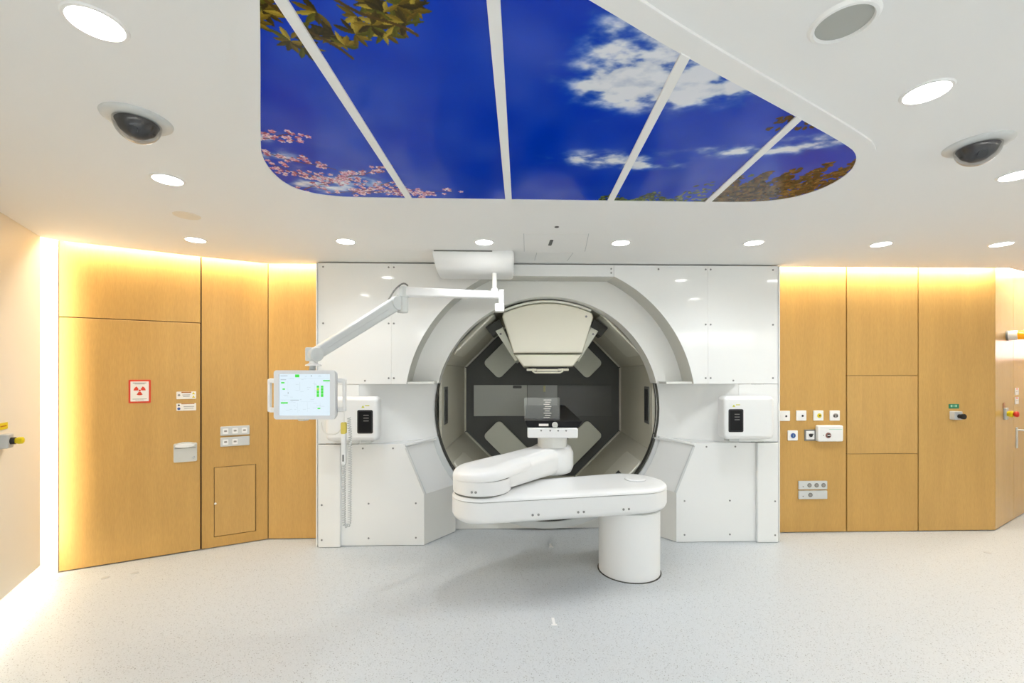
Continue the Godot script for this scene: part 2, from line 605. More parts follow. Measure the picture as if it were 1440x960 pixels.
func build_wood_right() -> void:
	var w := setting("wall_back_right", Vector3(0, 0, -4.537), 0.0)
	part("wall_core", block(Vector3(2.70, 0, -0.12), Vector3(5.26, 2.97, -0.026), 0.001), M.core, w)
	wood_panel(w, 2.78, 3.651, 0.008, 2.96, 1)
	wood_panel(w, 3.660, 4.428, 1.650, 2.96, 0)
	wood_panel(w, 3.660, 4.428, 0.826, 1.645, 2)
	wood_panel(w, 3.660, 4.428, 0.008, 0.821, 1)
	wood_panel(w, 4.434, 5.272, 0.008, 2.96, 0)
	var r := setting("wall_right", Vector3(5.272, 0, -4.537), 28.8)
	part("wall_core", block(Vector3(0.0, 0, -0.12), Vector3(2.2, 2.97, -0.026), 0.001), M.core, r)
	part("panel", block(Vector3(0.003, 0.008, -0.022), Vector3(0.673, 2.96, 0), 0.0015), M.wood_gloss, r)
	part("panel", block(Vector3(0.678, 2.150, -0.022), Vector3(2.1, 2.96, 0), 0.0015), M.wood_gloss, r)
	var d := setting("door_2", Vector3(5.272, 0, -4.537), 28.8)
	part("door_leaf", block(Vector3(0.678, 0.010, -0.022), Vector3(1.75, 2.144, 0), 0.0015), M.wood_gloss, d)
	var h := part("door_handle", rbox(Vector3(0.06, 0.24, 0.010), 0.012, 0.003, Vector3(0.79, 0.93, 0.005)), M.steel, d)
	part("lever", tube(PackedVector3Array([Vector3(0.79, 1.02, 0.008), Vector3(0.79, 1.02, 0.055), Vector3(0.81, 1.02, 0.066), Vector3(0.94, 1.02, 0.066)]), 0.011, 10), M.steel, h)

# ---------------------------------------------------------------- gantry front cover (fixed)
func arc(c: Vector2, r: float, a0: float, a1: float, n: int) -> PackedVector2Array:
	var p := PackedVector2Array()
	for k in n + 1:
		p.append(c + Vector2.from_angle(lerpf(a0, a1, float(k) / n)) * r)
	return p

func mirror_x(s: PackedVector3Array, about: float) -> PackedVector3Array:
	var o := PackedVector3Array()
	for i in range(0, s.size(), 3):
		for j in [0, 2, 1]:
			o.append(Vector3(2 * about - s[i + j].x, s[i + j].y, s[i + j].z))
	return o

func cover_one(g: Node3D, called: String, s: PackedVector3Array, m: Material) -> void:
	part(called, Transform3D(Basis(), -g.position) * s, m, g)

func cover_both(g: Node3D, called: String, s: PackedVector3Array, m: Material) -> void:
	var l := Transform3D(Basis(), -g.position) * s
	part(called, l, m, g)
	part(called, mirror_x(l, 0.0), m, g)

func cover_sheet(p: PackedVector2Array) -> PackedVector3Array:
	return prism(p, [[0.0, FRONT - 0.03], [0.0, FRONT - 0.002], [0.002, FRONT]])

func build_gantry_cover() -> void:
	var mid := 0.511
	var g := thing("gantry_cover", "glossy white panelled front cover around the round gantry bore", "machine cover", Vector3(mid, 0, FRONT))
	var top := 2.738
	var rz := FRONT - 0.41
	var ac := Vector2(0.515, 1.33)
	var R1 := 1.437
	# upper plates
	cover_both(g, "cover_plate", cover_sheet(PackedVector2Array([Vector2(-1.751, 1.567), Vector2(-1.0466, 1.567), Vector2(-1.0466, top), Vector2(-1.751, top)])), M.cover)
	var a_low := PI - asin((1.567 - ac.y) / R1)
	var a_top := PI - asin((2.625 - ac.y) / R1)
	var p2 := PackedVector2Array([Vector2(-1.046, 1.567)])
	p2.append_array(arc(ac, R1, a_low, a_top, 28))
	var xt := ac.x + R1 * cos(a_top)
	p2.append(Vector2(xt, top))
	p2.append(Vector2(-1.046, top))
	cover_both(g, "cover_plate", cover_sheet(p2), M.cover)
	cover_one(g, "cover_strip", cover_sheet(PackedVector2Array([Vector2(xt + 0.002, 2.625), Vector2(2 * mid - xt - 0.002, 2.625), Vector2(2 * mid - xt - 0.002, top), Vector2(xt + 0.002, top)])), M.cover)
	# reveal of the arch: the plates' cut edge carried back to the recessed ring
	var back := FRONT - 0.25
	var shift := 0.25 * 0.0694
	var e0 := PackedVector3Array()
	var e1 := PackedVector3Array()
	for v in arc(ac, R1, a_low, a_top, 28):
		e0.append(Vector3(v.x, v.y, FRONT - 0.004))
		e1.append(Vector3(v.x + shift * 0.5, v.y, back))
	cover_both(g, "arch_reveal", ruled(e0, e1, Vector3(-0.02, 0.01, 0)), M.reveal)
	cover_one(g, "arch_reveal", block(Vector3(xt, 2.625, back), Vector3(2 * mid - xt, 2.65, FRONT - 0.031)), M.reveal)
	# recessed ring plate round the top half of the bore
	var rc := Vector2(0.506, 1.302)
	var ro := R1 + 0.03
	var ri := 1.166
	var outer := PackedVector2Array()
	var inner := PackedVector2Array()
	var n := 64
	for k in n + 1:
		var t := float(k) / n
		var ai := lerpf(PI - asin((1.567 - rc.y) / ri), asin((1.567 - rc.y) / ri), t)
		var ao := lerpf(PI - asin((1.567 - ac.y) / ro), asin((1.567 - ac.y) / ro), t)
		var po := ac + Vector2.from_angle(ao) * ro
		po.y = minf(po.y, 2.66)
		outer.append(po)
		inner.append(rc + Vector2.from_angle(ai) * ri)
	outer.reverse()
	inner.reverse()
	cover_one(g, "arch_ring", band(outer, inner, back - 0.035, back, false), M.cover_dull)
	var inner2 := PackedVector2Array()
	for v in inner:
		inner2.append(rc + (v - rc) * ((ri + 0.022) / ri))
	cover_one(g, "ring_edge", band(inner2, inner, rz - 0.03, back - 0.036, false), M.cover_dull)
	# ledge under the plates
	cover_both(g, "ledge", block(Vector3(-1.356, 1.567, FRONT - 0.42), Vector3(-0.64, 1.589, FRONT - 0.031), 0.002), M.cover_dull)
	# flat side plates at mid height
	cover_both(g, "cover_plate", cover_sheet(PackedVector2Array([Vector2(-1.751, 0.992), Vector2(-1.356, 0.992), Vector2(-1.356, 1.563), Vector2(-1.751, 1.563)])), M.cover)
	# splayed cheeks from the side plates back to the rim
	var rr := 1.205
	var cA := PackedVector3Array()
	var cB := PackedVector3Array()
	for k in 13:
		var y := lerpf(0.975, 1.5665, k / 12.0)
		cA.append(Vector3(-1.358, y, FRONT - 0.004))
		cB.append(Vector3(RIM.x - sqrt(rr * rr - (y - RIM.y) * (y - RIM.y)), y, rz))
	cover_both(g, "splay_panel", ruled(cA, cB, Vector3(0, 0, -0.02)), M.cover)
	# lower plates with their bent inner edge
	var edge := [Vector2(-0.728, 0.0), Vector2(-0.728, 0.494), Vector2(-0.765, 0.585), Vector2(-0.815, 0.709), Vector2(-0.866, 0.832), Vector2(-0.911, 0.945)]
	var p3 := PackedVector2Array([Vector2(-1.751, 0.004)])
	for v in edge:
		p3.append(Vector2(v.x, maxf(v.y, 0.004)))
	p3.append(Vector2(-0.925, 0.985))
	p3.append(Vector2(-1.751, 0.985))
	cover_both(g, "cover_plate", cover_sheet(p3), M.cover)
	# top shelf of the lower plate, the funnel and the foot return
	cover_one(g, "shelf", ruled(PackedVector3Array([Vector3(-1.35, 0.984, FRONT - 0.006), Vector3(-0.925, 0.984, FRONT - 0.006)]), PackedVector3Array([Vector3(-1.34, 0.985, rz), Vector3(-0.64, 0.985, rz)]), Vector3(0, -0.02, 0)), M.cover)
	cover_one(g, "shelf", mirror_x(ruled(PackedVector3Array([Vector3(-1.35, 0.984, FRONT - 0.006), Vector3(-0.925, 0.984, FRONT - 0.006)]), PackedVector3Array([Vector3(-1.34, 0.985, rz), Vector3(-0.64, 0.985, rz)]), Vector3(0, -0.02, 0)), mid), M.cover)
	var f0 := PackedVector3Array()
	var f1 := PackedVector3Array()
	for k in 6:
		var v: Vector2 = edge[5 - k] if k < 5 else edge[1]
		if k == 5:
			break
		f0.append(Vector3(v.x, v.y, FRONT - 0.012))
	var ys := [0.955, 0.83, 0.71, 0.60, 0.50]
	for k in 5:
		f1.append(Vector3(RIM.x - sqrt(1.262 * 1.262 - (ys[k] - RIM.y) * (ys[k] - RIM.y)), ys[k], rz + 0.05))
	cover_both(g, "funnel_panel", ruled(f0, f1, Vector3(-0.01, -0.01, -0.02)), M.cover)
	cover_both(g, "funnel_lip", ruled(PackedVector3Array([Vector3(-0.925, 0.985, FRONT - 0.004), Vector3(-0.70, 1.0, rz + 0.04)]), PackedVector3Array([Vector3(-0.911, 0.945, FRONT - 0.010), Vector3(-0.69, 0.955, rz + 0.045)]), Vector3(-0.004, -0.004, -0.02)), M.cover)
	var ed := PackedVector3Array()
	for v in f0:
		ed.append(v + Vector3(0.006, 0, 0.004))
	cover_both(g, "funnel_edge", tube(ed, 0.013, 8), M.light_grey)  # grey bar paints in the shaded bevel between plate and funnel
	cover_both(g, "funnel_edge", tube(PackedVector3Array([Vector3(-0.918, 0.965, FRONT - 0.006), Vector3(-0.70, 0.985, rz + 0.045)]), 0.016, 8), M.cover)
	cover_both(g, "foot_return", ruled(PackedVector3Array([Vector3(-0.728, 0.006, FRONT - 0.006), Vector3(-0.728, 0.494, FRONT - 0.006)]), PackedVector3Array([Vector3(f1[4].x, 0.006, rz + 0.05), f1[4]]), Vector3(-0.02, 0, -0.01)), M.cover_dull)
	# grey rim trim and the dark seal round the bore, then the plate under it
	var trim_out := arc(Vector2(RIM.x, RIM.y), 1.275, PI + 0.24, TAU - 0.24, 64)
	var trim_in := arc(Vector2(RIM.x, RIM.y), 1.205, PI + 0.24, TAU - 0.24, 64)
	var rim_mid := circle(1.205, 96, Vector2(RIM.x, RIM.y))
	var rim_in := circle(1.186, 96, Vector2(RIM.x, RIM.y))
	cover_one(g, "rim_trim", band(trim_out, trim_in, rz - 0.03, rz + 0.035, false), M.light_grey)
	cover_one(g, "rim_seal", band(rim_mid, rim_in, rz - 0.05, rz + 0.015), M.rim)
	var p4 := PackedVector2Array([Vector2(-0.62, 0.004), Vector2(1.66, 0.004), Vector2(1.66, 0.62)])
	for v in arc(Vector2(RIM.x, RIM.y), 1.24, -0.55, -PI + 0.55, 40):
		p4.append(v)
	p4.append(Vector2(-0.62, 0.62))
	cover_one(g, "foot_plate", prism(p4, [[0.0, rz - 0.05], [0.0, rz - 0.02]]), M.cover_dull)
	# raised posts under the side units and outer edge trims
	cover_both(g, "side_post", block(Vector3(-1.735, 0.002, FRONT + 0.001), Vector3(-1.525, 0.985, FRONT + 0.035), 0.006), M.cover)
	cover_both(g, "edge_trim", block(Vector3(-1.765, 0.002, FRONT - 0.24), Vector3(-1.752, top, FRONT + 0.012), 0.003), M.cover)
	# screws
	var sm := to_mesh(moved(lathe([Vector2(0.009, 0), Vector2(0.009, 0.003), Vector2(0.007, 0.005), Vector2(0.004, 0.004), Vector2(0, 0.003)], 12), Transform3D(Basis(Vector3.RIGHT, PI / 2), Vector3.ZERO)), M.screw)
	var spots := []
	for y in [2.70, 2.155, 1.625]:
		spots.append(Vector3(-1.70, y, 0))
		spots.append(Vector3(-1.072, y, 0))
		spots.append(Vector3(-1.022, y, 0))
	for y in [2.70]:
		spots.append(Vector3(-0.55, y, 0))
	spots.append(Vector3(-1.30, 1.60, 0))
	spots.append(Vector3(-0.08, 2.70, 0))
	spots.append(Vector3(-0.08, 2.66, 0))
	for x in [-1.32, -1.03]:
		spots.append(Vector3(x, 0.945, 0))
	for y in [0.41, 0.075]:
		for x in [-1.70, -1.265, -0.81]:
			spots.append(Vector3(x, y, 0.034 if x < -1.6 else 0.0))
	for s in spots:
		for sd in [1.0, -1.0]:
			var o := MeshInstance3D.new()
			o.name = "screw"
			o.mesh = sm
			g.add_child(o, true)
			o.position = Vector3((s.x - mid) * sd, s.y, s.z + 0.0002)

# ---------------------------------------------------------------- the rotating part of the gantry
func sheared(z: float = 0.0, at := Vector3.ZERO) -> Transform3D:
	# local frame of the bore: its axis runs 4 degrees off the cover's normal
	return Transform3D(Basis(Vector3(1, 0, 0), Vector3(0, 1, 0), Vector3(-0.0694, 0, 1)), Vector3(-0.0694 * z, 0, z) + at)

func build_rotating_gantry() -> void:
	var g := thing("rotating_gantry", "grey-beige octagonal gantry bore with cream beam nozzle and dark back plate", "gantry", RIM)
	var a := 1.148
	var s := a * tan(PI / 8)
	var zb := -1.80
	# liner panels: bottom panel is turned eight times round the axis
	for k in 8:
		var turn := Transform3D(Basis(Vector3(0, 0, 1), TAU * k / 8), Vector3.ZERO)
		var pts := PackedVector2Array([Vector2(-s + 0.002, -a), Vector2(-s - 0.012, -a - 0.03), Vector2(s + 0.012, -a - 0.03), Vector2(s - 0.002, -a)])
		var lp := part("liner_panel", prism(pts, [[0.0, zb], [0.0, -0.10]], sheared() * turn), M.liner, g)
		# narrow light frame at the foot of each panel
		var fp := PackedVector2Array([Vector2(-s + 0.008, -a + 0.001), Vector2(s - 0.008, -a + 0.001), Vector2(s - 0.016, -a + 0.022), Vector2(-s + 0.016, -a + 0.022)])
		part("frame_strip", prism(fp, [[0.0, zb + 0.01], [0.0, zb + 0.05]], sheared() * turn), M.liner_light, lp)
		if k in [1, 3, 5, 7]:
			part("liner_cover", moved(rbox(Vector3(0.62, 0.7, 0.022), 0.07, 0.006), sheared() * turn * Transform3D(Basis(Vector3(1, 0, 0), -PI / 2), Vector3(0, -a + 0.010, -0.42))), M.liner_light, lp)
		if k == 1:
			part("slot", moved(rbox(Vector3(0.05, 0.16, 0.006), 0.01, 0.002), sheared() * turn * Transform3D(Basis(Vector3(1, 0, 0), -PI / 2), Vector3(0.04, -a + 0.023, -0.34))), M.black, lp)
		if k == 2 or k == 6:
			var yy := 0.02 if k == 2 else -0.02
			part("slot", moved(rbox(Vector3(0.42, 0.19, 0.012), 0.01, 0.003), sheared() * turn * Transform3D(Basis(Vector3(1, 0, 0), -PI / 2), Vector3(yy, -a + 0.006, -0.30))), M.seam, lp)
			part("slot_window", moved(rbox(Vector3(0.36, 0.13, 0.006), 0.01, 0.002), sheared() * turn * Transform3D(Basis(Vector3(1, 0, 0), -PI / 2), Vector3(yy, -a + 0.015, -0.30))), M.black, lp)
	# back plate
	var oct := PackedVector2Array()
	for k in 8:
		oct.append(Vector2.from_angle(TAU * (k + 0.5) / 8) * a / cos(PI / 8))
	part("back_plate", prism(oct, [[0.0, zb - 0.04], [0.0, zb]], sheared()), M.charcoal, g)
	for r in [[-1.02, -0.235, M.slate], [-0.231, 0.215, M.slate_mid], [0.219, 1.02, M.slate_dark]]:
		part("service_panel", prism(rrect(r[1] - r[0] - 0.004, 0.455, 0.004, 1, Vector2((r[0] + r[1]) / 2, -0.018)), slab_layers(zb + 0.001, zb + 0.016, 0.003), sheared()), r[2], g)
	part("panel_pull", prism(rrect(0.13, 0.035, 0.014, 4, Vector2(-0.38, 0.18)), slab_layers(zb + 0.017, zb + 0.03, 0.004), sheared()), M.charcoal, g)
	part("marker_tape", prism(rrect(0.03, 0.09, 0.002, 1, Vector2(0.02, 0.155)), [[0.0, zb + 0.0165], [0.0, zb + 0.0185]], sheared()), mat(rgb(206, 200, 150), 0.5), g)
	# four putty-coloured covers lying aslant on the back plate
	for q in [[-1, -1], [1, -1], [-1, 1], [1, 1]]:
		var c := Vector2(-0.745 + 0.235, -0.434 - 0.235)
		var pl := rrect(0.72, 0.335, 0.065, 5)
		var pts := PackedVector2Array()
		for v in pl:
			var w := v.rotated(-PI / 4) + c
			pts.append(Vector2(w.x * -q[0], w.y * -q[1]))
		part("slanted_cover", prism(pts, slab_layers(zb + 0.02, zb + 0.06, 0.008), sheared()), M.putty, g)
	# beam nozzle: upper housing, snout, wings and the rails under it
	var z1 := -0.02
	var up := PackedVector2Array([Vector2(-0.375, 0.596), Vector2(0.375, 0.596), Vector2(0.492, 0.985)])
	for k in 13:
		var x := lerpf(0.478, -0.478, k / 12.0)
		up.append(Vector2(x, sqrt(1.138 * 1.138 - x * x)))
	up.append(Vector2(-0.492, 0.985))
	var nz := part("nozzle_housing", prism(up, [[0.0, -1.3], [0.0, z1 - 0.03], [0.006, z1 - 0.01], [0.016, z1]], sheared()), M.nozzle, g)
	part("housing_screw", moved(lathe([Vector2(0.012, 0), Vector2(0.012, 0.004), Vector2(0, 0.005)], 12), sheared(z1) * Transform3D(Basis(Vector3.RIGHT, PI / 2), Vector3(0.41, 0.99, 0))), M.screw, nz)
	part("nozzle_arch", band(arc(Vector2.ZERO, 1.160, 0.40 * PI - 0.10, 0.60 * PI + 0.10, 24), arc(Vector2.ZERO, 1.139, 0.40 * PI - 0.10, 0.60 * PI + 0.10, 24), z1 - 0.12, z1 + 0.012, false), M.putty, g)
	part("nozzle_snout", prism(PackedVector2Array([Vector2(-0.268, 0.450), Vector2(0.268, 0.450), Vector2(0.370, 0.586), Vector2(-0.370, 0.586)]), [[0.0, -1.2], [0.0, z1 - 0.035], [0.006, z1 - 0.012], [0.014, z1 - 0.004]], sheared()), M.nozzle, g)
	for sd in [-1.0, 1.0]:
		var wp := PackedVector2Array([Vector2(sd * 0.500, 0.905), Vector2(sd * 0.585, 0.860), Vector2(sd * 0.360, 0.510), Vector2(sd * 0.325, 0.530)])
		var wi := part("nozzle_wing", prism(wp, [[0.0, -1.0], [0.0, -0.30], [0.005, -0.29]], sheared()), M.putty, g)
		part("wing_screw", moved(lathe([Vector2(0.012, 0), Vector2(0.012, 0.004), Vector2(0, 0.005)], 12), sheared(-0.289) * Transform3D(Basis(Vector3.RIGHT, PI / 2), Vector3(sd * 0.525, 0.825, 0))), M.screw, wi)
		part("dark_gap", prism(PackedVector2Array([Vector2(sd * 0.54, 0.99), Vector2(sd * 0.70, 0.90), Vector2(sd * 0.62, 0.80), Vector2(sd * 0.50, 0.90)]), [[0.0, -0.55], [0.0, -0.30]], sheared()), M.rim, g)  # solid dark block standing in for the dark gap between wing and ring
	var rail := part("snout_frame", block(Vector3(-0.20, 0.428, z1 - 0.4), Vector3(0.20, 0.450, z1 - 0.05), 0.004), M.dark, g)
	rail.transform = Transform3D(Basis(), Vector3(0.012, 0, 0))
	for r in [[-0.238, -0.13, 0.419], [-0.13, 0.10, 0.414], [0.10, 0.218, 0.419]]:
		part("snout_rail", block(Vector3(r[0] + 0.012, r[2] - 0.012, z1 - 0.06), Vector3(r[1] + 0.010, r[2] + 0.012, z1 - 0.02), 0.004), M.nozzle, g)
	part("snout_bow", tube(PackedVector3Array([Vector3(-0.155, 0.43, z1 - 0.03), Vector3(-0.16, 0.402, z1 - 0.02), Vector3(-0.135, 0.388, z1 - 0.02), Vector3(0.135, 0.388, z1 - 0.02), Vector3(0.16, 0.402, z1 - 0.02), Vector3(0.155, 0.43, z1 - 0.03)]), 0.010, 8), M.nozzle, g)

# ---------------------------------------------------------------- robotic patient positioner
func risen(s: PackedVector3Array, el: Vector2, dir: Vector2, arm_len: float) -> PackedVector3Array:
	var o := PackedVector3Array()
	for v in s:
		var t := clampf((Vector2(v.x, -v.z) - el).dot(dir) / arm_len, -0.3, 1.3)
		o.append(v + Vector3(0, 0.055 * t * clampf((v.y - 0.76) / 0.18, 0, 1), 0))
	return o

func build_positioner() -> void:
	var base := Vector3(1.106, 0, -3.73)
	var r := thing("patient_positioner", "white robotic patient couch arm with round floor column", "couch robot", base)
	var st := standing()
	var el := Vector2(-0.134 - base.x, 3.455 + base.z)
	var cu := Vector2(0, 0)
	part("floor_ring", lathe([Vector2(0.264, 0.0), Vector2(0.264, 0.004), Vector2(0.255, 0.005), Vector2(0.0, 0.005)], 56), M.rim, r)
	part("column", lathe([Vector2(0.0, 0.005), Vector2(0.254, 0.005), Vector2(0.254, 0.54), Vector2(0.0, 0.54)], 64), M.shell, r)
	part("column_collar", lathe([Vector2(0.254, 0.538), Vector2(0.260, 0.54), Vector2(0.260, 0.549), Vector2(0.0, 0.549)], 56), M.light_grey, r)
	var plan := hull2(cu, 0.305, el, 0.232, 28)
	part("lower_arm_shell", prism(plan, [[0.075, 0.548], [0.040, 0.556], [0.014, 0.575], [0.0, 0.605], [0.0, 0.722]], st), M.shell, r)
	part("lower_arm_seam", prism(plan, [[0.008, 0.7215], [0.008, 0.727]], st), M.seam, r)
	part("lower_arm_lid", prism(plan, [[0.0, 0.7265], [0.002, 0.738], [0.012, 0.749], [0.035, 0.757], [0.08, 0.761]], st), M.shell, r)
	part("lid_cap_seam", moved(lathe([Vector2(0.089, 0), Vector2(0.089, 0.003), Vector2(0.0, 0.003)], 40), Transform3D(Basis(), Vector3(0.06, 0.7605, -0.02))), M.grey, r)
	part("lid_cap", moved(lathe([Vector2(0.085, 0), Vector2(0.085, 0.008), Vector2(0.078, 0.014), Vector2(0.0, 0.016)], 40), Transform3D(Basis(), Vector3(0.06, 0.7605, -0.02))), M.shell, r)
	# elbow and upper arm
	var wr := Vector2(0.482 - base.x, 4.088 + base.z)
	var e3 := Vector3(el.x, 0, -el.y)
	part("elbow_band", prism(circle(0.226, 56, el), [[0.006, 0.766], [0.0, 0.772], [0.0, 0.866], [0.004, 0.870]], st), M.shell, r)
	part("elbow_gap", prism(circle(0.214, 48, el), [[0.0, 0.740], [0.0, 0.764]], st), M.seam, r)
	part("elbow_seam", prism(circle(0.219, 48, el), [[0.0, 0.869], [0.0, 0.880]], st), M.seam, r)
	var arm_len := (wr - el).length()
	var dir := (wr - el).normalized()
	# top shell over the elbow
	part("elbow_lid", risen(prism(hull2(el, 0.228, el + dir * 0.30, 0.20, 24), [[0.004, 0.877], [0.0, 0.881], [0.0, 0.900], [0.010, 0.925], [0.035, 0.945], [0.085, 0.958], [0.12, 0.961]], st), el, dir, arm_len), M.shell, r)
	var q1 := el + dir * 0.12
	var q2 := el + dir * (arm_len - 0.13)
	part("forearm", risen(prism(hull2(q1, 0.195, q2, 0.170, 20), [[0.055, 0.768], [0.02, 0.782], [0.0, 0.815], [0.0, 0.885], [0.015, 0.920], [0.05, 0.948], [0.09, 0.957]], st), el, dir, arm_len), M.shell, r)
	part("wrist", risen(prism(circle(0.205, 44, wr), [[0.06, 0.752], [0.022, 0.766], [0.0, 0.80], [0.0, 0.895], [0.020, 0.932], [0.07, 0.958]], st), el, dir, arm_len), M.shell, r)
	part("wrist_neck", prism(circle(0.135, 40, Vector2(0.49 - base.x, 4.06 + base.z)), [[0.0, 1.0], [0.0, 1.095], [0.004, 1.10]], st), M.cover_dull, r)
	# couch mount and carbon couch top, in line with the bore
	var ct := Transform3D(Basis(Vector3.UP, deg_to_rad(-3.97)), Vector3(0.481, 0, -3.888) - base)
	part("couch_mount", ct * block(Vector3(-0.232, 1.098, -0.42), Vector3(0.215, 1.188, 0.0), 0.010), M.shell, r)
	var prof := PackedVector2Array([Vector2(-0.225, 1.190), Vector2(0.205, 1.190), Vector2(0.225, 1.200), Vector2(0.255, 1.244), Vector2(0.250, 1.250), Vector2(-0.250, 1.250), Vector2(-0.255, 1.244), Vector2(-0.240, 1.200)])
	var top := part("couch_top", ct * prism(prof, [[0.004, -1.95], [0.0, -1.945], [0.0, -0.02], [0.004, -0.012]]), M.carbon, r)
	part("end_label", ct * block(Vector3(-0.13, 1.203, -0.013), Vector3(-0.045, 1.224, -0.009), 0.001), M.paper, top)
	part("end_knob", ct * (Transform3D(Basis(Vector3.RIGHT, PI / 2), Vector3(0.012, 1.215, -0.012)) * lathe([Vector2(0.026, 0), Vector2(0.026, 0.02), Vector2(0.016, 0.022), Vector2(0.014, 0.012), Vector2(0, 0.012)], 24)), M.steel, top)
	for x in [-0.11, -0.03, 0.04, 0.11]:
		part("mount_screw", ct * (Transform3D(Basis(Vector3.RIGHT, PI / 2), Vector3(x, 1.165, 0.0)) * lathe([Vector2(0.008, 0), Vector2(0.008, 0.003), Vector2(0, 0.003)], 10)), M.screw, r)
	# screw pairs along the arm shell
	var sm := to_mesh(moved(lathe([Vector2(0.009, -0.004), Vector2(0.009, 0.003), Vector2(0.006, 0.005), Vector2(0, 0.004)], 12), Transform3D(Basis(Vector3.RIGHT, PI / 2), Vector3.ZERO)), M.screw)
	var d := (el - cu).normalized()
	var nrm := Vector2(-d.y, d.x)
	if nrm.y > 0:
		nrm = -nrm
	for t in [0.13, 0.165, 0.42, 0.455, 0.70, 0.735]:
		var rad := lerpf(0.305, 0.232, t)
		var c2: Vector2 = cu.lerp(el, t) + nrm * (rad + 0.0005)
		var o := MeshInstance3D.new()
		o.name = "shell_screw"
		o.mesh = sm
		r.add_child(o, true)
		o.position = Vector3(c2.x, 0.615, -c2.y)
		o.rotation.y = atan2(nrm.x, -nrm.y)
	for a in [-0.30, -0.17]:
		var o := MeshInstance3D.new()
		o.name = "shell_screw"
		o.mesh = sm
		r.add_child(o, true)
		o.position = Vector3(el.x + sin(a) * 0.2265, 0.80, -el.y + cos(a) * 0.2265)
		o.rotation.y = a
	# acrylic plate standing at the couch end
	var ap := thing("acrylic_plate", "clear acrylic plate with painted white reflection marks standing on couch top", "plate", Vector3(0.481, 1.2505, -3.888) + Vector3(sin(deg_to_rad(3.97)), 0, -cos(deg_to_rad(3.97))) * 0.12, -3.97)
	part("sheet", block(Vector3(-0.262, 0.0, -0.006), Vector3(0.062, 0.20, 0.006), 0.002), M.acrylic, ap)
	part("foot", block(Vector3(-0.262, 0.0, -0.03), Vector3(0.062, 0.008, -0.007), 0.002), M.carbon, ap)
	for k in 9:  # white bars paint in the reflection of a lit label
		var y := 0.015 + 0.02 * k
		part("painted_reflection", block(Vector3(-0.085 + 0.012 * (k % 2), y, 0.0062), Vector3(-0.030 + 0.008 * (k % 3), y + 0.007, 0.0072), 0.0002), M.paper, ap)

# ---------------------------------------------------------------- ceiling-hung monitor
func bar(sec0: Vector2, sec1: Vector2, x0: float, x1: float, rr: float) -> PackedVector3Array:
	var A := rrect(sec0.x, sec0.y, rr, 4)
	var B := rrect(sec1.x, sec1.y, rr, 4)
	var o := soup()
	for i in A.size():
		var j := (i + 1) % A.size()
		var a0 := Vector3(x0, A[i].y, -A[i].x)
		var a1 := Vector3(x0, A[j].y, -A[j].x)
		var b0 := Vector3(x1, B[i].y, -B[i].x)
		var b1 := Vector3(x1, B[j].y, -B[j].x)
		quad(o, a1, a0, b0, b1)
		tri(o, Vector3(x0, 0, 0), a0, a1)
		tri(o, Vector3(x1, 0, 0), b1, b0)
	var fl := PackedVector3Array()
	for i in range(0, o.size(), 3):
		fl.append(o[i]); fl.append(o[i + 2]); fl.append(o[i + 1])
	return fl

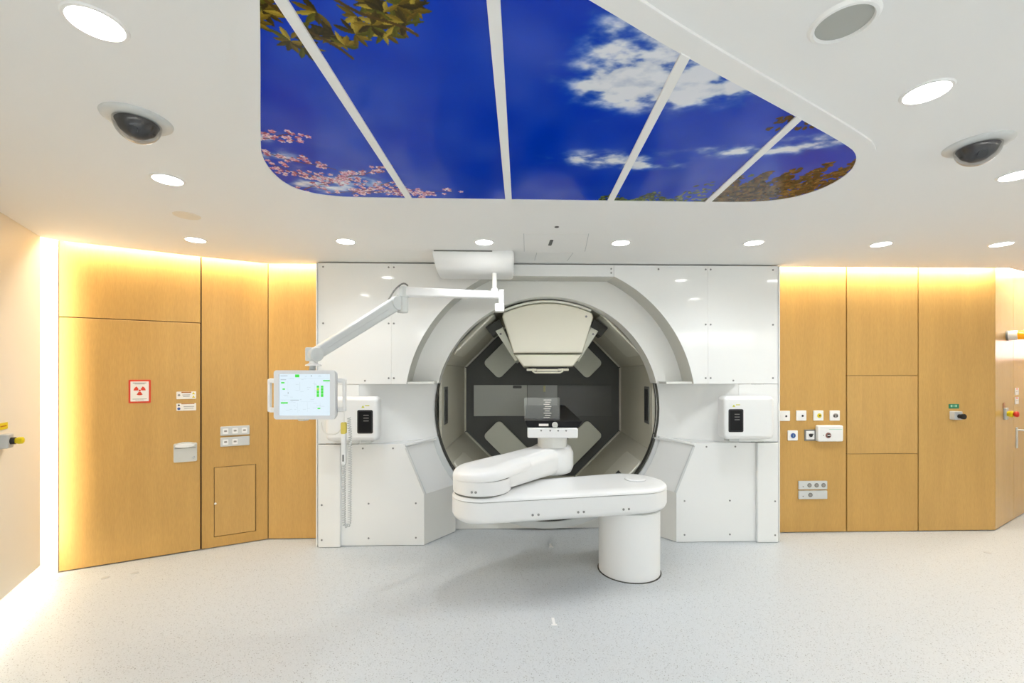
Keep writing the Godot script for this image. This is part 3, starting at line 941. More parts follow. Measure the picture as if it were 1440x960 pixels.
func build_monitor() -> void:
	var at := Vector3(-0.042, CEIL, -4.0)
	var a := thing("monitor_boom", "white jointed monitor boom hanging from boxy ceiling housing", "boom", at)
	# housing: profile seen from the side (depth, height), swept across
	var prof := PackedVector2Array([Vector2(0.125, 0), Vector2(0.115, -0.055), Vector2(0.095, -0.11), Vector2(0.055, -0.150), Vector2(0.01, -0.172), Vector2(-0.05, -0.180), Vector2(-0.22, -0.180), Vector2(-0.22, 0)])
	# profile plane: x = depth towards the room, y = height; extruded along world x
	var side := Transform3D(Basis(Vector3(0, 0, 1), Vector3(0, 1, 0), Vector3(-1, 0, 0)), Vector3.ZERO)
	var hs := side * prism(prof, [[0.012, -0.172], [0.003, -0.162], [0.0, -0.150], [0.0, 0.535], [0.01, 0.55]])
	for i in hs.size():
		if hs[i].x < -0.4:
			hs[i].x -= hs[i].y * 0.2
	part("ceiling_housing", hs, M.shell, a)
	part("housing_gap", block(Vector3(-0.53, -0.012, 0.126), Vector3(-0.02, -0.001, 0.13), 0.001), M.seam, a)
	part("post", tube(PackedVector3Array([Vector3(0, -0.17, 0), Vector3(0, -0.375, 0)]), 0.022, 20), M.cover_dull, a)
	part("post_collar", moved(lathe([Vector2(0.0, -0.03), Vector2(0.03, -0.03), Vector2(0.034, -0.025), Vector2(0.034, 0.0), Vector2(0.026, 0.01), Vector2(0, 0.01)], 24), Transform3D(Basis(), Vector3(0, -0.32, 0))), M.shell, a)
	part("pivot_block", rbox(Vector3(0.085, 0.075, 0.085), 0.012, 0.008, Vector3(0.045, -0.49, 0.03)), M.white, a)
	part("pivot_cheek", rbox(Vector3(0.045, 0.145, 0.07), 0.012, 0.008, Vector3(0.062, -0.40, 0.03)), M.white, a)
	# horizontal arm
	var h0 := Vector3(0.06, -0.378, 0.03)
	var h1 := Vector3(-0.847, 2.371, -3.806) - at
	var hd := (h1 - h0)
	var hb := Basis(Vector3.UP, atan2(-hd.z, hd.x))
	var tilt := asin(hd.y / hd.length())
	hb = hb * Basis(Vector3(0, 0, 1), tilt)
	var hl := hd.length()
	# arm local: x along the arm; cross-section in y and z
	part("upper_arm", Transform3D(hb, h0) * bar(Vector2(0.06, 0.068), Vector2(0.07, 0.088), 0.0, hl + 0.03, 0.02), M.white, a)
	# knuckle between the two arms
	var kn := Vector3(-0.866, 2.275, -3.807) - at
	part("knuckle_pin", moved(lathe([Vector2(0, -0.16), Vector2(0.042, -0.16), Vector2(0.046, -0.15), Vector2(0.046, -0.03), Vector2(0.052, -0.028), Vector2(0.052, -0.014), Vector2(0.042, -0.012), Vector2(0.042, 0.06), Vector2(0, 0.06)], 28), Transform3D(Basis(), h1 + Vector3(0.02, -0.02, 0))), M.arm_grey, a)
	# lower spring arm, sloping down to the screen
	var l0 := kn + Vector3(-0.01, -0.01, 0.03)
	var l1 := Vector3(-1.345, 1.81, -3.26) - at
	var ld := l1 - l0
	var lb := Basis(Vector3.UP, atan2(-ld.z, ld.x)) * Basis(Vector3(0, 0, 1), asin(ld.y / ld.length()))
	var ll := ld.length()
	part("lower_arm", Transform3D(lb, l0) * bar(Vector2(0.075, 0.112), Vector2(0.07, 0.090), 0.03, ll - 0.02, 0.016), M.arm_grey, a)
	part("arm_cover_line", Transform3D(lb, l0) * bar(Vector2(0.079, 0.012), Vector2(0.074, 0.010), 0.12, ll - 0.1, 0.004), M.light_grey, a)
	for e in [[l0, 0.062, 0.09], [l1, 0.052, 0.08]]:
		part("arm_joint", Transform3D(lb * Basis(Vector3.RIGHT, PI / 2), e[0]) * lathe([Vector2(0, -e[2] / 2), Vector2(e[1] - 0.006, -e[2] / 2), Vector2(e[1], -e[2] / 2 + 0.006), Vector2(e[1], e[2] / 2 - 0.006), Vector2(e[1] - 0.006, e[2] / 2), Vector2(0, e[2] / 2)], 28), M.arm_grey, a)
	part("arm_foot", rbox(Vector3(0.05, 0.10, 0.06), 0.01, 0.006, l1 + Vector3(-0.035, 0.0, 0)), M.arm_grey, a)
	part("foot_disc", moved(lathe([Vector2(0, 0), Vector2(0.055, 0), Vector2(0.055, 0.008), Vector2(0.03, 0.02), Vector2(0.022, 0.05), Vector2(0, 0.05)], 28), Transform3D(Basis(), l1 + Vector3(-0.012, -0.085, 0))), M.white, a)
	part("drop_tube", tube(PackedVector3Array([l1 + Vector3(-0.012, -0.05, 0.0), l1 + Vector3(-0.012, -0.095, 0.01), l1 + Vector3(-0.012, -0.1155, 0.02)]), 0.022, 18), M.arm_grey, a)
	# cable looping over the knuckle
	var cab := Curve3D.new()
	cab.bake_interval = 0.012
	cab.add_point(h1 + Vector3(0.07, 0.045, 0.03), Vector3.ZERO, Vector3(-0.03, 0.03, 0))
	cab.add_point(h1 + Vector3(0.0, 0.045, 0.04), Vector3(0.03, 0.02, 0), Vector3(-0.04, -0.03, 0))
	cab.add_point(h1 + Vector3(-0.09, -0.08, 0.05), Vector3(0.03, 0.05, 0), Vector3(-0.01, -0.02, 0))
	part("cable", tube(cab.get_baked_points(), 0.007, 8), M.seam, a)

	# the monitor itself
	var mc := Vector3(-1.387, 1.518, -3.192)
	var m := thing("monitor", "white-framed touch monitor with pale screen and green status boxes", "monitor", mc, -1.66)
	part("back_case", rbox(Vector3(0.425, 0.338, 0.05), 0.022, 0.012, Vector3(0, 0, -0.035)), M.bezel, m)
	part("bezel", band(rrect(0.437, 0.350, 0.020, 5), rrect(0.364, 0.296, 0.004, 5), -0.012, 0.010), M.bezel, m)
	var uvf := [-0.183, 1.0 / 0.366, 0.149, -1.0 / 0.298, 1]
	part("screen", block(Vector3(-0.183, -0.149, -0.011), Vector3(0.183, 0.149, 0.0), 0.0005), screen_material(), m, uvf)
	part("mount_plate", rbox(Vector3(0.12, 0.12, 0.03), 0.01, 0.004, Vector3(0.02, 0.04, -0.072)), M.arm_grey, m)
	part("chin_knob", moved(lathe([Vector2(0, 0), Vector2(0.034, 0), Vector2(0.038, 0.008), Vector2(0.038, 0.014), Vector2(0, 0.014)], 24), Transform3D(Basis(), Vector3(-0.02, -0.186, -0.02))), M.steel, m)
	for sd in [-1.0, 1.0]:
		var x0: float = sd * 0.214
		var x1: float = sd * 0.263
		var hz := -0.02 if sd < 0 else -0.05
		var hn := part("handle", rbox(Vector3(0.022, 0.236, 0.03), 0.009, 0.006, Vector3(x1, -0.005, hz)), M.white, m)
		for y in [0.10, -0.11]:
			part("handle_bracket", block(Vector3(x0, y - 0.017, hz - 0.013), Vector3(x1, y + 0.017, hz + 0.013), 0.004), M.white, hn)

	# hand pendant hanging from the handle, on a coiled cord
	var pd := thing("hand_pendant", "white hand pendant with yellow band and coiled cord below monitor", "remote control", mc + Vector3(0.262, -0.168, -0.035), -1.66)
	part("pendant_body", prism(rrect(0.034, 0.30, 0.014, 5, Vector2(0, -0.19)), slab_layers(-0.014, 0.014, 0.006)), M.white, pd)
	part("yellow_band", prism(rrect(0.037, 0.085, 0.010, 4, Vector2(0, -0.075)), slab_layers(-0.016, 0.0155, 0.004)), mat(rgb(226, 206, 96), 0.5), pd)
	part("button_row", prism(rrect(0.012, 0.05, 0.004, 3, Vector2(0, -0.29)), [[0.0, 0.0142], [0.001, 0.0165]]), M.seam, pd)
	part("hook", tube(PackedVector3Array([Vector3(0, -0.05, 0), Vector3(0, 0.01, 0), Vector3(0.002, 0.044, 0.0)]), 0.006, 8), M.white, pd)
	var path := Curve3D.new()
	path.bake_interval = 0.004
	path.add_point(Vector3(0.034, 0.0, -0.01), Vector3.ZERO, Vector3(0.0, -0.1, 0))
	path.add_point(Vector3(0.046, -0.15, 0), Vector3(0, 0.1, 0), Vector3(0, -0.2, 0))
	path.add_point(Vector3(0.042, -0.70, 0), Vector3(0, 0.2, 0), Vector3(0, -0.07, 0))
	path.add_point(Vector3(0.020, -0.785, 0), Vector3(0.018, 0, 0), Vector3(-0.018, 0, 0))
	path.add_point(Vector3(0.000, -0.70, 0), Vector3(0, -0.07, 0), Vector3(0, 0.2, 0))
	path.add_point(Vector3(0.000, -0.335, 0), Vector3(0, -0.1, 0), Vector3(0, 0.0, 0))
	var bl := path.get_baked_length()
	var helix := PackedVector3Array()
	var turns := bl / 0.017
	var steps := int(turns * 9)
	for k in steps + 1:
		var t := float(k) / steps
		var p := path.sample_baked(t * bl)
		var q := path.sample_baked(minf(t * bl + 0.004, bl))
		var o := path.sample_baked(maxf(t * bl - 0.004, 0))
		var dd := (q - o).normalized()
		var nn := Vector3(-dd.y, dd.x, 0).normalized()
		var an := TAU * turns * t
		helix.append(p + nn * cos(an) * 0.0105 + Vector3(0, 0, sin(an) * 0.0105))
	part("coiled_cord", tube(helix, 0.0037, 6), M.light_grey, pd)
	var lp := Curve3D.new()
	lp.bake_interval = 0.01
	lp.add_point(Vector3(-0.17, -0.034, -0.02), Vector3.ZERO, Vector3(0.0, -0.08, 0))
	lp.add_point(Vector3(-0.085, -0.12, -0.01), Vector3(-0.05, 0, 0), Vector3(0.04, 0, 0))
	lp.add_point(Vector3(-0.012, -0.07, -0.005), Vector3(-0.02, -0.03, 0), Vector3.ZERO)
	part("lead_cable", tube(lp.get_baked_points(), 0.005, 8), M.cover_dull, pd)

func screen_material() -> StandardMaterial3D:
	var im := Image.create(366, 298, false, Image.FORMAT_RGB8)
	im.fill(rgb(224, 240, 250))
	var gl := rgb(196, 214, 224)
	var gd := rgb(140, 160, 170)
	var gr := rgb(70, 226, 70)
	for r in [[4, 34, 358, 1], [4, 184, 150, 1], [150, 196, 100, 1], [60, 50, 1, 120], [145, 60, 2, 60], [250, 50, 1, 130], [130, 205, 1, 70], [200, 200, 1, 70], [290, 205, 1, 40]]:
		im.fill_rect(Rect2i(r[0], r[1], r[2], r[3]), gl)
	var rn := RandomNumberGenerator.new()
	rn.seed = 4
	for k in 40:
		var x := rn.randi_range(8, 330)
		var y := rn.randi_range(6, 270)
		im.fill_rect(Rect2i(x, y, rn.randi_range(8, 30), 2), gl)
	for r in [[8, 12, 50, 3], [8, 40, 40, 3], [78, 186, 60, 3], [225, 10, 6, 8], [60, 130, 4, 12]]:
		im.fill_rect(Rect2i(r[0], r[1], r[2], r[3]), gd)
	for r in [[112, 4, 30, 20], [12, 58, 24, 10], [22, 104, 18, 9], [10, 202, 50, 10], [312, 44, 48, 9], [272, 242, 20, 9], [266, 84, 18, 14], [296, 84, 18, 14], [266, 100, 18, 20], [296, 100, 18, 20], [266, 122, 18, 20], [296, 122, 18, 20], [266, 144, 18, 20], [296, 144, 18, 20]]:
		im.fill_rect(Rect2i(r[0], r[1], r[2], r[3]), gr)
	im.fill_rect(Rect2i(266, 100, 18, 16), rgb(190, 232, 60))
	var t := ImageTexture.create_from_image(im)
	var m := mat(rgb(20, 22, 24), 0.2)
	m.emission_enabled = true
	m.emission = Color(0, 0, 0)
	m.emission_texture = t
	m.emission_energy_multiplier = 1.0
	M.screen = m
	return m

# ---------------------------------------------------------------- printed sky in the ceiling
const SKY0 := Vector2(-1.35, -2.80)
const SKY_PX := 330.0

func sky_texture() -> ImageTexture:
	var w := int(3.3 * SKY_PX)
	var h := int(2.0 * SKY_PX)
	var im := Image.create(w, h, false, Image.FORMAT_RGB8)
	var big := noise(21, 0.006, 2)
	var fine := noise(22, 0.016, 5)
	# clouds of the print: centre x, z, radii, strength
	var blobs := [[0.56, -1.53, 0.26, 0.25, 1.5], [0.44, -1.62, 0.16, 0.10, 1.2], [0.76, -1.66, 0.20, 0.10, 1.1], [0.92, -1.62, 0.16, 0.06, 0.9], [0.34, -1.40, 0.07, 0.10, 0.7], [0.52, -2.20, 0.25, 0.09, 1.25], [0.80, -2.26, 0.16, 0.06, 0.8], [1.10, -2.11, 0.24, 0.06, 0.9], [1.52, -1.99, 0.24, 0.09, 1.0], [1.30, -2.08, 0.2, 0.05, 0.7], [-1.08, -2.02, 0.11, 0.06, 0.9], [-1.12, -2.22, 0.14, 0.09, 1.0], [-0.85, -2.50, 0.32, 0.18, 0.8], [-1.05, -2.55, 0.15, 0.1, 0.6]]
	for y in h:
		for x in w:
			var p := SKY0 + Vector2(x, y) / SKY_PX
			var b := clampf(0.45 + 0.9 * big.get_noise_2d(x, y) + 0.25 * (absf(p.x) - 0.5), 0, 1)
			var c := rgb(0, 54, 186).lerp(rgb(40, 76, 192), b)  # the hazier blue partly paints in the room mirrored in the sheet
			var d := 0.0
			for q in blobs:
				var ex: float = (p.x - q[0]) / q[2]
				var ey: float = (p.y - q[1]) / q[3]
				var e := ex * ex + ey * ey
				if e < 4.0:
					d += q[4] * exp(-e * 1.1)
			if d > 0.02:
				var f := fine.get_noise_2d(x * 1.0, y * 1.6)
				var v := smoothstep(0.12, 1.2, d * (0.85 + 0.9 * f) + 0.10 * f)
				c = c.lerp(rgb(150, 168, 200).lerp(rgb(240, 242, 246), clampf(v * 0.9 + 0.9 * f, 0, 1)), v * 0.97)
			im.set_pixel(x, y, c)
	var r := RandomNumberGenerator.new()
	r.seed = 77
	# brown-green leafy boughs by the near left corner
	for k in 40:
		var t := r.randf()
		var c := Vector2(lerpf(-0.84, -0.24, t), -1.24 - 0.27 * sin(PI * clampf(t * 0.9 + 0.05, 0.1, 0.95)) * sqrt(r.randf()))
		if c.x > -0.32:
			c.y = -1.36 + r.randf_range(-0.02, 0.12)
		var a0 := r.randf_range(0, TAU)
		for f in r.randi_range(5, 8):
			var la := a0 + f * 0.62
			var ln := r.randf_range(0.045, 0.075)
			leaf(im, c + Vector2.from_angle(la) * ln * 0.5, la, ln, r.randf_range(0.007, 0.011), [rgb(108, 88, 24), rgb(140, 116, 34), rgb(74, 62, 18), rgb(176, 152, 52), rgb(92, 90, 24), rgb(60, 50, 18)][r.randi() % 6])
	twig(im, Vector2(-0.75, -1.2), Vector2(-0.50, -1.53), 3, rgb(80, 60, 24))
	twig(im, Vector2(-0.60, -1.2), Vector2(-0.26, -1.42), 3, rgb(80, 60, 24))
	# pink blossom at the far left corner
	for s in [[-1.2, -2.05, -0.92, -2.02], [-1.22, -2.14, -0.86, -2.36], [-1.15, -2.62, -0.72, -2.38], [-1.0, -2.66, -0.45, -2.60], [-0.88, -2.66, -0.60, -2.50], [-0.95, -2.5, -0.55, -2.30], [-0.8, -2.64, -0.28, -2.62], [-1.1, -2.4, -0.8, -2.5], [-0.7, -2.52, -0.42, -2.68], [-1.18, -2.3, -1.0, -2.5]]:
		var a := Vector2(s[0], s[1])
		var b := Vector2(s[2], s[3])
		twig(im, a, b, 2, rgb(104, 60, 62))
		for k in 30:
			var p := a.lerp(b, r.randf()) + Vector2(r.randf_range(-0.06, 0.06), r.randf_range(-0.05, 0.05))
			for f in 5:
				leaf(im, p + Vector2.from_angle(TAU * f / 5 + k) * 0.008, TAU * f / 5 + k, r.randf_range(0.014, 0.022), 0.006, [rgb(240, 196, 216), rgb(218, 154, 186), rgb(246, 226, 236), rgb(172, 92, 122)][r.randi() % 4])
	# green foliage along the far edge and the brown tree in the far right corner
	for k in 420:
		var t := r.randf()
		var x := lerpf(0.62, 1.5, t)
		var top := lerpf(0.10, 0.42, smoothstep(0.2, 1.0, t)) * (0.7 + 0.5 * sin(t * 23.0))
		leaf(im, Vector2(x, -2.73 + top * pow(r.randf(), 1.3)), r.randf_range(0, TAU), r.randf_range(0.02, 0.04), r.randf_range(0.006, 0.011), [rgb(74, 92, 40), rgb(96, 112, 60), rgb(60, 72, 44), rgb(124, 132, 84)][r.randi() % 4])
	for k in 1300:
		var t := r.randf()
		var x := lerpf(1.28, 1.90, t)
		var top := lerpf(0.34, 0.62, t) * (0.85 + 0.2 * sin(t * 31.0))
		leaf(im, Vector2(x, -2.74 + top * pow(r.randf(), 0.9)), r.randf_range(0, TAU), r.randf_range(0.03, 0.055), r.randf_range(0.008, 0.014), [rgb(84, 56, 26), rgb(104, 70, 34), rgb(66, 44, 22), rgb(122, 92, 48), rgb(90, 74, 40)][r.randi() % 5])
	for k in 30:
		leaf(im, Vector2(1.26 + r.randf_range(-0.10, 0.12), -1.86 + r.randf_range(-0.05, 0.05)), r.randf_range(0, TAU), 0.035, 0.009, rgb(84, 60, 30))
	return ImageTexture.create_from_image(im)

func leaf(im: Image, c: Vector2, turn: float, length: float, wide: float, col: Color) -> void:
	var d := Vector2.from_angle(turn)
	var n := Vector2(-d.y, d.x)
	var p := (c - SKY0) * SKY_PX
	var L := length * SKY_PX * 0.5
	var W := wide * SKY_PX
	var k := int(L) + 1
	for y in range(maxi(int(p.y) - k, 0), mini(int(p.y) + k + 1, im.get_height())):
		for x in range(maxi(int(p.x) - k, 0), mini(int(p.x) + k + 1, im.get_width())):
			var q := Vector2(x, y) - p
			var u := q.dot(d) / L
			if absf(u) < 1.0 and absf(q.dot(n)) < W * (1.0 - u * u):
				im.set_pixel(x, y, col if q.dot(n) > 0 else col.darkened(0.14))

func twig(im: Image, a: Vector2, b: Vector2, wide: int, col: Color) -> void:
	var n := int((b - a).length() * SKY_PX)
	for k in n:
		var t := float(k) / n
		var p := (a.lerp(b, t) + Vector2(0, 0.012 * sin(t * 9.0)) - SKY0) * SKY_PX
		im.fill_rect(Rect2i(int(p.x), int(p.y), wide, wide), col)

func mullion_x(x0: float, z: float) -> float:
	return x0 - (z + 2.71) * 0.051

func build_sky_panel() -> void:
	var s := thing("sky_ceiling_panel", "rounded ceiling picture of blue sky, clouds and branches in white frame", "ceiling picture", Vector3(0.2, CEIL, -2.0))
	var off := Vector3(-0.2, -CEIL, 2.0)
	# visible outline of the picture
	var o := PackedVector2Array()
	for p in [[-0.40, -0.88], [-0.43, -0.82], [-0.47, -0.84], [-0.52, -0.95], [-0.691, -1.296], [-1.134, -2.126], [-1.172, -2.215], [-1.200, -2.32], [-1.212, -2.42], [-1.208, -2.52], [-1.175, -2.60], [-1.109, -2.660], [-1.00, -2.698], [-0.872, -2.712], [0.052, -2.716], [1.302, -2.722], [1.56, -2.716], [1.70, -2.690], [1.81, -2.625], [1.868, -2.52], [1.885, -2.42], [1.868, -2.30], [1.82, -2.20], [1.752, -2.110], [1.653, -2.032], [1.19, -1.776], [0.57, -1.44], [0.28, -1.268]]:
		o.append(Vector2(p[0], -p[1]))
	o = ccw(o)
	for pass_no in 2:
		var fine := PackedVector2Array()
		for i in o.size():
			var a := o[i]
			var b := o[(i + 1) % o.size()]
			fine.append(a.lerp(b, 0.25))
			fine.append(a.lerp(b, 0.75))
		o = fine
	var st := standing()
	# frame: a flat band round the picture, wider along the slanted side
	var wide := inset_ring(o, -0.075)
	var bd := band(wide, inset_ring(o, 0.001), CEIL - 0.010, CEIL + 0.0005)
	part("frame", moved(st * bd, Transform3D(Basis(), off)), M.ceiling, s)
	# mullions and picture sheets between them
	var xs := [-0.553, 0.057, 0.690, 1.302]
	var tex := sky_texture()
	var pm := mat(Color(1, 1, 1), 0.12, 0.0, 0.25)
	pm.albedo_texture = tex
	M.picture = pm
	var uvf := [SKY0.x + off.x, SKY_PX / int(3.3 * SKY_PX), SKY0.y + off.z, SKY_PX / int(2.0 * SKY_PX), 2]
	var edges := [-3.0] + xs + [3.5]
	for k in 5:
		var a: float = edges[k]
		var b: float = edges[k + 1]
		var cut := PackedVector2Array([Vector2(mullion_x(a, -3.0), 3.0), Vector2(mullion_x(b, -3.0), 3.0), Vector2(mullion_x(b, -0.6), 0.6), Vector2(mullion_x(a, -0.6), 0.6)])
		for piece in Geometry2D.intersect_polygons(o, ccw(cut)):
			part("picture_sheet", moved(prism(piece, [[0.0, CEIL - 0.006], [0.0, CEIL - 0.001]], st), Transform3D(Basis(), off)), pm, s, uvf)
	for x in xs:
		var cut := PackedVector2Array([Vector2(mullion_x(x, -3.0) - 0.020, 3.0), Vector2(mullion_x(x, -3.0) + 0.020, 3.0), Vector2(mullion_x(x, -0.6) + 0.020, 0.6), Vector2(mullion_x(x, -0.6) - 0.020, 0.6)])
		for piece in Geometry2D.intersect_polygons(inset_ring(o, -0.004), ccw(cut)):
			part("mullion", moved(prism(piece, [[0.002, CEIL - 0.013], [0.0, CEIL - 0.011], [0.0, CEIL - 0.0055]], st), Transform3D(Basis(), off)), M.ceiling, s)

# ---------------------------------------------------------------- fittings in the ceiling
func build_ceiling_fittings() -> void:
	var trim := to_mesh(lathe([Vector2(0.068, -0.001), Vector2(0.070, -0.006), Vector2(0.078, -0.005), Vector2(0.082, 0.0), Vector2(0.068, 0.0), Vector2(0.068, -0.001)], 40), M.white)
	var lens := to_mesh(lathe([Vector2(0.0, -0.004), Vector2(0.055, -0.0035), Vector2(0.068, -0.001), Vector2(0.0, 0.0)], 40), M.lamp)
	var spots := [
		[-1.242, -1.395, "large bright downlight in the corner before the left dome camera"],
		[-1.843, -2.507, "downlight between the left dome camera and the blank round cap"],
		[-2.452, -3.634, "downlight above the wooden door, leftmost of the far row"],
		[-1.254, -3.638, "downlight above the monitor screen, second of the far row"],
		[-0.123, -3.625, "downlight directly in front of the boxy monitor arm housing"],
		[1.003, -3.612, "downlight beside the ceiling hatch above the beam nozzle"],
		[2.100, -3.580, "downlight above the right white cover beside the bore"],
		[3.185, -3.588, "downlight above the divided wooden panel right of the gantry"],
		[4.188, -3.559, "downlight at the right end of the far row near the beacon"],
		[1.638, -1.644, "large bright downlight between the round speaker and right dome camera"],
		[2.817, -2.319, "downlight cut by the picture edge below the right dome camera"],
		[-0.9, 0.6, "unseen fill downlight behind the viewer on the left"],  # unseen from here on, several added to light the room from behind
		[0.9, 0.3, "unseen fill downlight behind the viewer near the middle"],
		[2.6, 0.2, "unseen fill downlight behind the viewer on the right"],
		[0.9, 1.9, "unseen fill downlight by the rear wall near the middle"],
		[3.0, 1.9, "unseen fill downlight by the rear wall on the right"],
		[-0.9, 2.1, "unseen fill downlight by the rear wall on the left"],
		[4.4, 0.6, "unseen fill downlight behind the viewer on the far right"],
		[5.2, 2.0, "unseen fill downlight in the rear right corner"],
		[5.6, -2.9, "unseen fill downlight in front of the right door beyond the frame"],
	]
	for q in spots:
		var d := thing("downlight", q[2], "downlight", Vector3(q[0], CEIL, q[1]), 0.0, "recessed ceiling downlights")
		for e in [["trim_ring", trim], ["light_lens", lens]]:
			var o := MeshInstance3D.new()
			o.name = e[0]
			o.mesh = e[1]
			d.add_child(o)
		down_spot(Vector3(0, -0.03, 0), 0.62, d)
	for q in [[-1.539, -1.921, "dome security camera above the left door side", 20.0], [2.256, -2.015, "dome security camera above the right wooden wall", -30.0]]:
		var c := thing("dome_camera", q[2], "camera", Vector3(q[0], CEIL, q[1]), q[3], "ceiling dome cameras")
		part("flange", lathe([Vector2(0.0, -0.012), Vector2(0.09, -0.016), Vector2(0.112, -0.012), Vector2(0.122, -0.005), Vector2(0.124, 0.0), Vector2(0, 0)], 48), M.light_grey, c)
		var pr := [Vector2(0.0, -0.098)]
		for k in range(1, 9):
			var a := PI / 2 * k / 8
			pr.append(Vector2(0.084 * sin(a), -0.016 - 0.082 * cos(a)))
		part("dome_glass", lathe(pr, 40), M.dome, c)
		part("camera_core", lathe([Vector2(0.0, -0.080), Vector2(0.03, -0.074), Vector2(0.06, -0.050), Vector2(0.076, -0.017), Vector2(0, -0.017)], 32), M.dark, c)
		part("camera_lens", moved(lathe([Vector2(0.0, 0.0), Vector2(0.016, 0.0), Vector2(0.018, 0.03), Vector2(0, 0.03)], 20), Transform3D(Basis(Vector3.RIGHT, PI * 0.7), Vector3(0, -0.05, 0.03))), M.black, c)
	var sp := thing("ceiling_speaker", "round grey ceiling speaker with a white ring", "speaker", Vector3(1.058, CEIL, -1.325))
	part("ring", lathe([Vector2(0.074, -0.002), Vector2(0.078, -0.010), Vector2(0.086, -0.009), Vector2(0.094, 0.0), Vector2(0.074, 0.0), Vector2(0.074, -0.002)], 48), M.ceiling, sp)
	part("grille", lathe([Vector2(0.0, -0.005), Vector2(0.060, -0.004), Vector2(0.074, -0.001), Vector2(0, 0)], 48), M.speaker, sp)
	var cap := thing("blank_ceiling_cap", "flat blank round cap in the ceiling near the wooden door", "ceiling cap", Vector3(-2.135, CEIL, -3.079))
	part("disc", lathe([Vector2(0.0, -0.006), Vector2(0.07, -0.006), Vector2(0.080, -0.002), Vector2(0.081, 0.0), Vector2(0, 0)], 40), M.cream, cap)
	var lz := thing("laser_port", "small black round laser hole in the ceiling before the bore", "laser port", Vector3(0.424, CEIL, -3.24))
	part("hole_disc", lathe([Vector2(0.0, -0.003), Vector2(0.014, -0.003), Vector2(0.017, -0.001), Vector2(0.017, 0.0), Vector2(0, 0)], 20), M.black, lz)
	var ls := thing("ceiling_slot", "narrow black slot in the ceiling hatch above the nozzle", "slot", Vector3(0.424, CEIL, -3.62))
	part("slot_plate", moved(prism(rrect(0.028, 0.15, 0.010, 4), [[0.001, -0.004], [0.0, -0.002], [0.0, 0.0]], standing()), Transform3D(Basis(), Vector3(0, -0.0022, 0))), M.black, ls)
	var sd := thing("smoke_detector", "tiny dark ceiling sensor at the left picture edge", "sensor", Vector3(-2.325, CEIL, -2.06))
	part("sensor_body", lathe([Vector2(0.0, -0.03), Vector2(0.012, -0.03), Vector2(0.018, -0.02), Vector2(0.024, 0.0), Vector2(0, 0)], 20), M.seam, sd)

# ---------------------------------------------------------------- things on the left walls
func on_left(u: float, y: float, z := 0.0025) -> Vector3:
	return LEFT_AT + Basis(Vector3.UP, deg_to_rad(LEFT_TURN)) * Vector3(u, y, z)

func ink(called: String, p: Node3D, x: float, y: float, w: float, h: float, z: float, m: Material) -> void:
	part(called, block(Vector3(x - w / 2, y - h / 2, z), Vector3(x + w / 2, y + h / 2, z + 0.0008), 0.0001), m, p)

